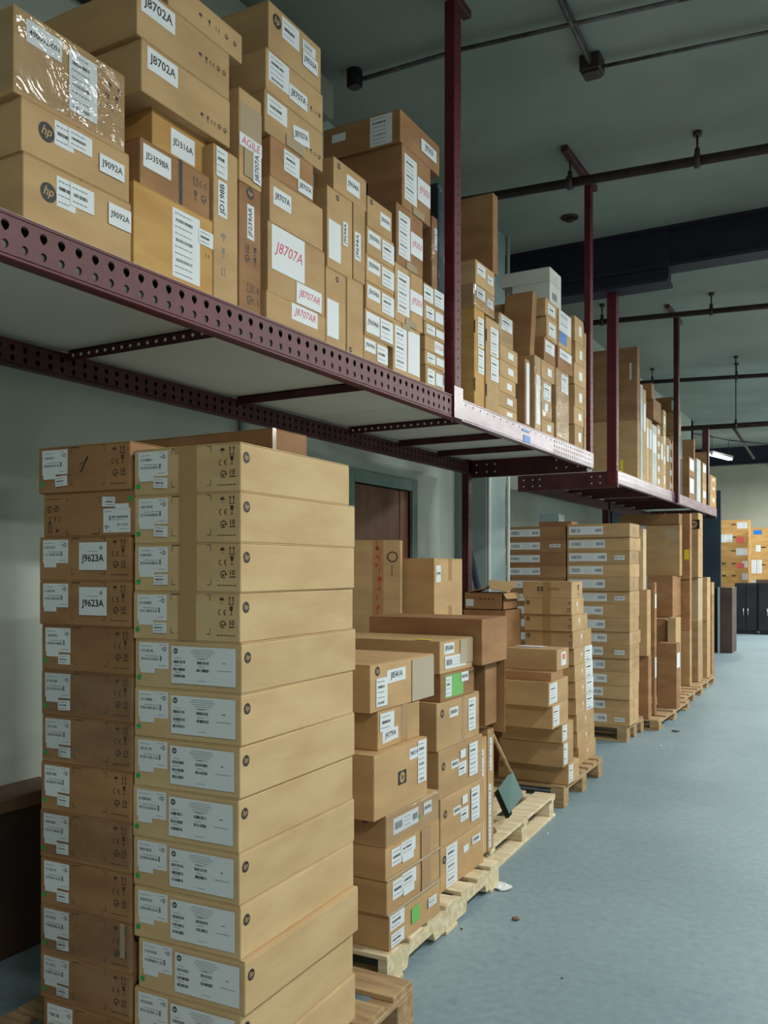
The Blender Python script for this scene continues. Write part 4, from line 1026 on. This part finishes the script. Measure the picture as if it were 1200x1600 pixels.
def j8702(top): return lambda o: (code(o, 'A', .06, .38, .50 if not top else .3, .93 if not top else .75, 'J8702A'), ship(o, 'A', .04, .24, .2, .5) if top else None, care_row(o, 'A', .66, .97, .62, .022, 'ugcoo', 'ink'))
column(L2, G(L2), XA, ZD, [
    (262, 379, -42, 'kraft carton with row of small dark symbols', 'kraft', {'D': .45}, lambda o: care_row(o, 'A', .35, .95, .5, .02, 'ugcoo', 'ink')),
    (213, 359, -32, 'wide kraft carton with code sticker', 'kraft', {'D': .45}, lambda o: (code(o, 'A', .04, .38, .50, .92, 'J8702A'), care_row(o, 'A', .62, .97, .5, .02, 'ugcoo', 'ink'))),
    (220, 360, 57, 'wide kraft carton with code sticker', 'kraft', {'D': .45}, lambda o: (code(o, 'A', .06, .38, .50, .92, 'J8702A'), care_row(o, 'A', .62, .97, .30, .02, 'ugcoo', 'ink'))),
    (237, 322, 167, 'small flat amber carton with centre sticker', 'amber', {'D': .4, 'X': -1.96}, lambda o: code(o, 'A', .33, .78, .22, .82, 'JD316A')),
    (218, 328, 212, 'brown carton with sticker and dark care symbols', 'brown', {'D': .45}, lambda o: (code(o, 'A', .04, .42, .42, .90, 'JD359BR'), tape_on(o, 'A', .56, .015, 0, 1, 'ink'), care_row(o, 'A', .72, .97, .72, .03, 'ac'), care_row(o, 'A', .72, .97, .40, .03, 'go'))),
    (208, 333, 280, 'amber taped carton with tall white shipping label', 'amber', {'D': .45, 'X': -1.915}, lambda o: (ship(o, 'A', .46, .82, .06, .92), ship(o, 'A', .80, 1.0, .62, .82), care_row(o, 'A', .88, .98, .5, .018, 'c', 'ink')))], jit=.0)
L3 = 'the upright pair on the upper shelf'
def vert(o, y0, y1, t, x0=.1, x1=.6): code(o, 'A', x0, x1, y0, y1, t, rot=PI/2 if False else -PI/2)
o = free(333, 372, 222, 0, XA, 'pale narrow carton standing on end with vertical code sticker on the upper shelf', 'kraft', D=.45, z0=ZD, grp=None)
code(o, 'A', .18, .55, .55, .78, 'JD198B', rot=PI/2); ship(o, 'A', .1, .55, .80, .99); care_row(o, 'A', .2, .6, .42, .03, 'u', 'grey_ink'); care_row(o, 'A', .2, .6, .32, .03, 'g', 'grey_ink'); care_row(o, 'A', .2, .6, .2, .03, 'a', 'grey_ink')
o = free(373, 408, 280, 0, XA, 'amber brown carton standing on end with round mark and vertical sticker', 'brown', D=.45, z0=ZD, grp=None)
code(o, 'A', .36, .68, .58, .85, 'JF239AR', rot=PI/2); logo(o, 'A', .5, .94, .02); care_row(o, 'A', .2, .9, .50, .03, 'tg', 'ink'); care_row(o, 'A', .2, .9, .42, .03, 'og', 'ink'); care_row(o, 'A', .3, .95, .2, .035, 'ac'); care_row(o, 'A', .3, .95, .1, .035, 'oc')
u_ = o
o = free(373, 409, 134, 0, XA, 'narrow carton with clear tape and pink writing atop the amber upright one', 'kraft', D=.40, z0=ztop(u_), grp=None)
paper(o, 'A', .05, 1, .50, .86, 'cleartape', 'tape'); code(o, 'A', .0, 1, .38, .52, 'AGILE', 'red_ink', shear=.2); paper(o, 'A', .2, .9, .08, .38, 'cleartape', 'tape'); code(o, 'A', .58, .95, .06, .40, 'J8707A', rot=PI/2)
L4 = 'tall middle shelf pile'
column(L4, G(L4), XA, ZD, [
    (419, 502, -2, 'brown carton with round mark and three white stickers', 'kraft', {'D': .45}, lambda o: (logo(o, 'A', .15, .70, .026), ship(o, 'A', .24, .56, .48, .92), ship(o, 'A', .62, .88, .62, .84), code(o, 'A', .62, .92, .28, .60, 'J9033A'))),
    (415, 505, 72, 'kraft carton with black struck label', 'kraft', {'D': .45}, lambda o: (ship(o, 'A', .04, .38, .28, .95), code(o, 'A', .38, .70, .22, .60, 'J8707A'), care_row(o, 'A', .66, .97, .40, .02, 'ugco', 'ink'))),
    (413, 505, 137, 'kraft carton with two partly torn stickers', 'kraft', {'D': .45}, lambda o: (ship(o, 'A', .04, .36, .45, .92), code(o, 'A', .46, .74, .30, .70, 'J8707A', tilt=.15), paper(o, 'A', .34, .64, -.0 + .02, .30, 'cleartape', 'tape'), care_row(o, 'A', .66, .97, .32, .02, 'ugco', 'ink'))),
    (422, 490, 210, 'brown carton with blank white label', 'brown', {'D': .45}, lambda o: (ship(o, 'A', .30, .66, .35, .9), code(o, 'A', .62, .97, .05, .40, 'J8707A'))),
    (421, 505, 272, 'kraft carton with code sticker at left', 'kraft', {'D': .45}, lambda o: code(o, 'A', .06, .38, .42, .80, 'J8707A')),
    (418, 508, 343, 'large kraft carton with big handwritten white sheet', 'kraft', {'D': .45}, lambda o: (code(o, 'A', .06, .62, .36, .98, 'J8707A', 'red_ink', shear=.3), code(o, 'A', .47, .93, .04, .34, 'J8707AR', 'red_ink', shear=.3))),
    (416, 509, 452, 'flat amber carton with pink handwritten sticker', 'kraft', {'D': .45, 'X': -1.905}, lambda o: code(o, 'A', .40, .85, .35, .95, 'J8707AR', 'red_ink', shear=.3))], jit=.0)
L5 = 'the small upright group right of the tall middle pile'
a = free(509, 541, 415, 0, XA, 'upright carton with long blank label, lower left of four beside tall middle pile', 'kraft', D=.42, z0=ZD, grp='upright cartons beside the tall middle pile'); paper(a, 'A', .05, .62, .12, .60); logo(a, 'A', .55, .90, .012)
b = free(542, 568, 430, 0, XA, 'plain upright carton, lower right of four beside tall middle pile', 'kraft', D=.42, z0=ZD, grp='upright cartons beside the tall middle pile'); logo(b, 'A', .2, .06, .012)
c = free(511, 551, 288, 0, XA, 'upright carton with two tall labels, upper left of four beside tall middle pile', 'kraft', D=.42, z0=ztop(a), grp='upright cartons beside the tall middle pile'); paper(c, 'A', .05, .52, .12, .60); code(c, 'A', .60, .80, .38, .68, 'J9694A', rot=PI/2); logo(c, 'A', .4, .92, .012)
d = free(552, 571, 304, 0, XA, 'narrow upright carton with vertical sticker, upper right beside tall middle pile', 'kraft', D=.42, z0=max(ztop(b), ztop(a)) if False else ztop(b), grp='upright cartons beside the tall middle pile'); code(d, 'A', .1, .6, .25, .58, 'J9694A', rot=PI/2)
e = free(521, 573, 243, 0, XA, 'kraft carton lying across the upright cartons right of the tall middle pile', 'kraft', ul=490, z0=ztop(c), grp=None); code(e, 'A', .38, .78, .25, .75, 'J9694A'); logo(e, 'A', .15, .8, .012)
L6 = 'white stickered shelf pile'
def c6(o): code(o, 'A', .04, .48, .40, .88, 'J9694A'); ship(o, 'A', .54, .99, .15, .85)
column(L6, G(L6), XA, ZD, [
    (574, 613, 304, 'kraft carton with sticker near its far end', 'kraft', {'D': .42}, lambda o: (code(o, 'A', .5, .92, .30, .75, 'J9694A'), logo(o, 'A', .15, .85, .012))),
    (573, 616, 351, 'kraft carton with code sticker and shipping label', 'kraft', {'D': .42}, c6), (572, 616, 395, 'kraft carton with code sticker and shipping label', 'kraft', {'D': .42}, c6),
    (572, 616, 437, 'kraft carton with code sticker and shipping label', 'kraft', {'D': .42}, c6),
    (570, 615, 480, 'kraft carton with wide sticker and shipping label', 'kraft', {'D': .42}, lambda o: (code(o, 'A', .04, .5, .15, .9, 'J9694A'), ship(o, 'A', .52, .97, .1, .9))),
    (568, 606, 522, 'kraft carton with code sticker and shipping label', 'kraft', {'D': .42}, c6)], jit=.0)
L7 = 'wide pile by hanging post'
def c7(o): ship(o, 'A', .08, .50, .15, .88); code(o, 'A', .52, .98, .30, .68, '-J9303', 'red_ink', shear=.2); paper(o, 'A', .35, .75, .0, .12, 'cleartape', 'tape'); tape_on(o, 'A', .52, .03, .0, 1.0, 'tape')
column(L7, G(L7), XA, ZD, [
    (625, 687, 169, 'wide brown carton with white sheet', 'brown', {'ul': 505}, lambda o: (ship(o, 'N', .62, .90, .04, .96), paper(o, 'N', .12, .3, .5, .75), code(o, 'A', .5, .9, .3, .7, 'J9303'))),
    (628, 673, 223, 'wide brown carton with square black mark', 'brown', {'ul': 520}, lambda o: (c7(o), logo(o, 'N', .38, .35, .04, True))),
    (619, 661, 314, 'carton with tall label and pink code', 'brown', {'D': .45}, c7), (617, 661, 408, 'carton with tall label and pink code', 'kraft', {'D': .45}, c7),
    (614, 657, 497, 'carton with two tall blank labels and shiny tape', 'kraft', {'D': .45}, lambda o: (ship(o, 'A', .06, .48, .1, .9), paper(o, 'A', .52, .96, .1, .92), paper(o, 'A', .3, .6, .9, 1, 'cleartape', 'tape')))], jit=.0)
L8 = 'narrow pile at hanging post'
def c8(o): ship(o, 'A', .1, .5, .2, .85); paper(o, 'A', .55, .95, .25, .8)
column(L8, G(L8), -1.935, ZD, [
    (675, 684, 336, 'dark tall carton with film', 'brown', {'D': .4}, lambda o: (film_on(o), ship(o, 'A', .4, .9, .55, .85))),
    (662, 694, 440, 'small carton with white stickers', 'kraft', {'D': .4}, lambda o: (ship(o, 'A', .0, .45, .1, .9), ship(o, 'A', .5, .98, .1, .98))), (662, 694, 470, 'small carton with white stickers', 'kraft', {'D': .4}, c8),
    (663, 695, 500, 'small carton with white stickers', 'kraft', {'D': .4}, c8), (664, 693, 522, 'small carton with pink writing', 'kraft', {'D': .4}, lambda o: code(o, 'A', .5, 1, .1, .9, 'J1122A', 'red_ink')),
    (664, 695, 545, 'small carton with white stickers', 'kraft', {'D': .4}, c8), (665, 693, 568, 'small carton with white stickers', 'kraft', {'D': .4}, c8)], jit=.0)
o = free(684, 697, 285, 0, -2.02, 'dark film wrapped carton standing tall behind the hanging post', 'teal', D=.3, z0=ZD, grp=None); film_on(o)

# ------------------------------------------------------------------ second bay
M1 = 'tall pile past hanging post'
slot = lambda o: [(lambda k, W, Hh, pos, rot: (k.rect(.0 + .03*W, .80*Hh, .014, .13*Hh, 'hole'), k.rect(.03*W, .22*Hh, .014, .13*Hh, 'hole'), printing(o, 'A', k, 'slot_markings')))(Ink(), *fr(o, 'A')), ship(o, 'A', .35, .95, .62, .92), ship(o, 'A', .35, .95, .35, .60)]
XB = -1.925
column(M1, G(M1), XB, ZD, [
    (770, 778, 300, 'large brown carton', 'brown', {'ul': 708}, lambda o: paper(o, 'N', .30, .5, .02, .18, 'yellow', 'yellow_tag')),
    (743, 773, 404, 'kraft carton with two glossy labels', 'kraft', {'D': .5}, lambda o: (ship(o, 'A', .08, .5, .45, .9), ship(o, 'A', .6, .9, .35, .7))),
    (742, 773, 441, 'kraft carton with two glossy labels', 'kraft', {'D': .5}, lambda o: (ship(o, 'A', .08, .5, .45, .9), ship(o, 'A', .6, .9, .35, .7), film_on(o))),
    (741, 757, 478, 'tall amber carton with dark hand slots', 'amber', {'D': .5}, slot)], jit=.0)
o = free(759, 780, 493, 0, XB, 'upright kraft carton with shiny label standing second after the hanging post', 'kraft', D=.45, z0=ZD, grp=None); slot(o); 
M2 = 'small pile near leaning carton'
d3 = lambda o: paper(o, 'A', .45, .75, .3, .7)
column(M2, G(M2), XB, ZD, [
    (781, 802, 487, 'kraft carton with film and white label', 'kraft', {'D': .4}, lambda o: (ship(o, 'A', .1, .9, .5, .95), film_on(o))),
    (781, 809, 535, 'kraft carton with small white sticker', 'kraft', {'D': .4}, d3), (781, 809, 560, 'kraft carton with small white sticker', 'kraft', {'D': .4}, d3),
    (780, 806, 585, 'kraft carton with small white sticker', 'kraft', {'D': .4}, d3), (779, 808, 609, 'kraft carton with small white sticker', 'kraft', {'D': .4}, d3), (778, 808, 632, 'kraft carton with small white sticker', 'kraft', {'D': .4}, d3)], jit=.0)
y0 = Yat(812, XB)
t1 = free(820, 828, 559, 0, XB, 'slim brown carton standing on end beneath the leaning carton', 'brown', ul=806, z0=ZD, grp=None); paper(t1, 'A', .3, .9, .05, .95)
t2 = free(836, 845, 554, 0, XB, 'slim kraft carton standing on end with long white edge label', 'kraft', D=.45, z0=ZD, grp=None); paper(t2, 'A', .2, .9, .1, .75); film_on(t2)
# leaning carton
p_ = free(827, 834, 452, 0, XB - .05, 'large flat brown carton leaning over with its top tipped towards the far end', 'brown', ul=783, z0=ztop(t1), grp=None)
p_.rotation_euler = (math.radians(-8), 0, 0); p_.location.z += .01
wt = Yat(859, -2.0)
white = []
M3 = 'pile under white cartons'
column(M3, G(M3), XB, ZD, [
    (859, 877, 416, 'white carton', 'white', {'ul': 783, 'X': -1.95}, lambda o: care_row(o, 'A', .3, .8, .5, .02, 'u', 'grey_ink')), (859, 877, 438, 'white carton', 'white', {'ul': 800, 'X': -1.95}, lambda o: paper(o, 'A', .2, .6, .3, .6, 'grey_ink', 'grey_label')),
    (852, 871, 464, 'kraft carton with shipping label', 'kraft', {'D': .45}, lambda o: ship(o, 'A', .2, .8, .2, .8)), (854, 871, 493, 'kraft carton with shipping label', 'kraft', {'D': .45}, lambda o: ship(o, 'A', .2, .8, .2, .8)),
    (850, 868, 525, 'brown edged carton with pale label', 'brown', {'D': .45}, lambda o: ship(o, 'A', .1, .9, .4, .9)), (846, 867, 560, 'kraft carton with small square sticker', 'kraft', {'D': .45}, d3),
    (846, 862, 590, 'film wrapped carton', 'kraft', {'D': .45}, lambda o: (film_on(o), ship(o, 'A', .2, .9, .5, .9), paper(o, 'A', .3, .6, .2, .4))), (846, 866, 652, 'kraft carton with two small stickers', 'kraft', {'D': .45}, d3)], jit=.0)
M4 = 'shiny middle bay pile'
column(M4, G(M4), XB + .01, ZD, [
    (873, 893, 481, 'white labelled carton with blue band', 'kraft', {'D': .4}, lambda o: (ship(o, 'A', .02, .95, .45, .98), paper(o, 'A', .02, .6, .12, .42, 'blue', 'blue_label'))),
    (872, 895, 540, 'brown edged carton with wide pale label', 'brown', {'D': .4}, lambda o: ship(o, 'A', .1, .9, .55, .95)),
    (869, 889, 573, 'tall dark carton in shiny film', 'kraft', {'D': .4}, lambda o: (film_on(o), ship(o, 'A', .4, .9, .7, .95)))], jit=.0)
M5 = 'kraft pile by far post'
column(M5, G(M5), XB, ZD, [(898, 912, 492, 'kraft carton with small square sticker', 'kraft', {'D': .45}, d3)] +
    [(uc, u1, v, 'kraft carton with small square sticker', 'kraft', {'D': .45}, d3) for uc, u1, v in ((899, 913, 532), (897, 914, 565), (898, 913, 599), (897, 912, 634), (898, 911, 662))], jit=.0)
M6 = 'last pile before far post'
column(M6, G(M6), -1.93, ZD, [(913.5, 916, v, 'small pale carton', 'pale', {'D': .35}, None) for v in (520, 560, 622, 655, 680)], jit=.0)

# ------------------------------------------------------------------ far bays
X4 = -2.075; ZD3 = DECK + .0005
a = free(996, 1000, 655, 0, X4, 'kraft base carton under the tall dark carton on the far shelf bay', 'kraft', ul=925, z0=ZD3, grp=None); paper(a, 'N', .62, .69, .1, .35, 'yellow', 'yellow_note')
b = free(996, 1000, 541, 0, X4, 'very tall brown carton with white strip at the start of the far bay', 'brown', ul=925, z0=ztop(a), grp=None); paper(b, 'N', .83, .87, .55, .78, name='white_strip'); film_on(b)
r_ = random.Random(12)
us = [1001, 1005, 1010, 1014.5, 1019, 1027, 1032.5, 1036.5, 1041, 1046, 1052, 1058, 1063]
vt = [600, 607, 652, 655, 662, 663, 680, 640, 682, 686, 690, 679]
thin = {0: 'nearest', 1: 'second', 2: 'third', 3: 'fourth', 4: 'fifth', 6: 'sixth', 7: 'seventh', 8: 'eighth'}
for i in range(12):
    u0, u1 = us[i], us[i + 1] - .4
    mt = ['white', 'kraft', 'pale', 'kraft', 'white', 'kraft', 'kraft', 'pale', 'brown', 'kraft', 'kraft', 'pale'][i]
    if i in thin and i != 7:
        o = free(u0, u1, vt[i], 0, X4, f'{ {"white":"whitish","kraft":"kraft","pale":"pale","brown":"brown"}[mt]} slim upright carton, {thin[i]} in the row after the very tall carton', mt, D=.4, z0=ZD3, grp='slim upright cartons on the far bay'); paper(o, 'A', .15, .85, .55, .85)
        if i == 0: film_on(o)
        if i == 1: top1 = o
        if i == 4: top4 = o
    else:
        wn = {5: 'low pile mid far bay', 7: 'thin pile in far bay', 9: 'plain pile before last far post', 10: 'stickered pile before last far post', 11: 'pale pile touching last far post'}[i]
        n = 5 if i in (5, 10) else 4; v0, v1 = vt[i], HV - (DECK - H) / dep(X4, Yat(u0, X4)) * F
        column(wn, G(wn), X4, ZD3, [(u0, u1, v0 + (v1 - v0) * j / n, 'small kraft carton', mt, {'D': .4}, lambda o: paper(o, 'A', .2, .7, .3, .7)) for j in range(n)], jit=.0)
def onfar(uc, u1, ul, vt, vb, look, mat='brown', X=X4, fn=None):
    return free(uc, u1, vt, vb, X, look, mat, ul=ul, grp=None, fn=fn)
top1z = ztop(top1)
onfar(1018, 1022, 1001, 598, 622, 'small dark carton with pale end resting high on the slim cartons', 'brown')
onfar(1021, 1033, 1010, 622, 655, 'pale ended dark carton lying above the slim upright row', 'brown')
onfar(1054, 1064, 1030, 644, 676, 'brown carton with pale end overhanging near the last far post', 'kraft')
onfar(1061, 1063, 1024, 619, 643, 'dark red-brown flat carton with white strip, highest near the last far post', 'brown', fn=lambda o: paper(o, 'N', .68, .78, .1, .75))
# farthest bay
N1 = 'first pile of farthest bay'
column(N1, G(N1), -2.08, ZD3, [(1084, 1086, 686, 'dark brown carton', 'brown', {'ul': 1066}, None), (1077, 1085, 713, 'brown carton with pale label side', 'brown', {'ul': 1066}, side(.3, .9)), (1077, 1085, 742, 'brown carton with pale label side', 'brown', {'ul': 1066}, side(.3, .9))], jit=0)
free(1089, 1095, 716, 0, -2.08, 'slim white-edged carton on end in the farthest bay', 'white', D=.4, z0=ZD3, grp=None)
N2 = 'last pile of farthest bay'
column(N2, G(N2), -2.06, ZD3, [(1104, 1109, 706, 'dark carton with pale end', 'brown', {'ul': 1087, 'y1': 13.02}, None), (1098, 1107, 722, 'kraft carton with white label', 'kraft', {'D': .35, 'y1': 13.02}, side(.5, .9)), (1098, 1107, 752, 'kraft carton with white label', 'kraft', {'D': .35, 'y1': 13.02}, side(.3, .6))], jit=0)
N3 = 'short pile past farthest post'
column(N3, G(N3), -2.03, ZD3, [(1109.5, 1116, v, 'small amber carton with white dot', 'amber', {'D': .3, 'y1': 13.7}, lambda o: paper(o, 'A', .4, .7, .4, .7)) for v in (741, 754, 770)], jit=0)

# ------------------------------------------------------------------ scraps on the floor
def scrap(u, v, s, label, mat='paper', flat=.25, seed=1, name='paper_scrap', cat='scrap'):
    p = pt(u, v, .002) if False else None
    d = F * H / (v - HV); a = (u - 600) / F * d; x, y = a * ct - d * st, a * st + d * ct
    k = MB(); r = random.Random(seed); g = bmesh.ops.create_icosphere(k.bm, subdivisions=2, radius=s); k.mi(mat)
    for q in g['verts']:
        q.co = Vector((q.co.x * r.uniform(.7, 1.2), q.co.y * r.uniform(.7, 1.2), (q.co.z + s) * flat * r.uniform(.6, 1.2)))
    tag(k.build(name, None, (x, y, .0), (0, 0, r.uniform(0, 3))), label, cat)
scrap(785, 1388, .05, 'crumpled white paper scrap on the floor beside the notched pallet', flat=.22, seed=2)
scrap(757, 1380, .045, 'greyish flattened scrap under the pallet corner near the crumpled paper', 'conduit', .12, 5)
scrap(862, 1276, .02, 'small white paper scrap on the floor before the brown block pallet', flat=.5, seed=3)
scrap(856, 1303, .007, 'tiny white fleck on the floor in front of the small paper scrap', flat=.5, seed=4)
scrap(806, 1437, .018, 'small brown lump lying alone on the open grey floor', 'ledge', .4, 6, 'dirt_lump', 'dirt')
scrap(721, 1452, .006, 'tiny dark speck on the floor beside the notched pallet', 'steel', .5, 7, 'dirt_lump', 'dirt')
scrap(878, 1529, .005, 'tiny dark speck on the nearest open floor', 'steel', .5, 8, 'dirt_lump', 'dirt')
scrap(1033, 1166, .014, 'white fleck on the floor right of the flat labelled towers', 'paper', .3, 9)
scrap(1056, 1143, .04, 'dark flattened scrap on the floor past the flat labelled towers', 'conduit', .15, 10)
scrap(768, 1302, .03, 'crumpled reddish tape scrap on the half empty pallet', 'ledge', .5, 11)
o = bpy.data.objects[[q.name for q in bpy.data.objects if q.name.startswith('paper_scrap')][-1]]
d = F * (H - .141) / (1302 - HV); a = (768 - 600) / F * d; o.location = (a * ct - d * st, a * st + d * ct, .141)
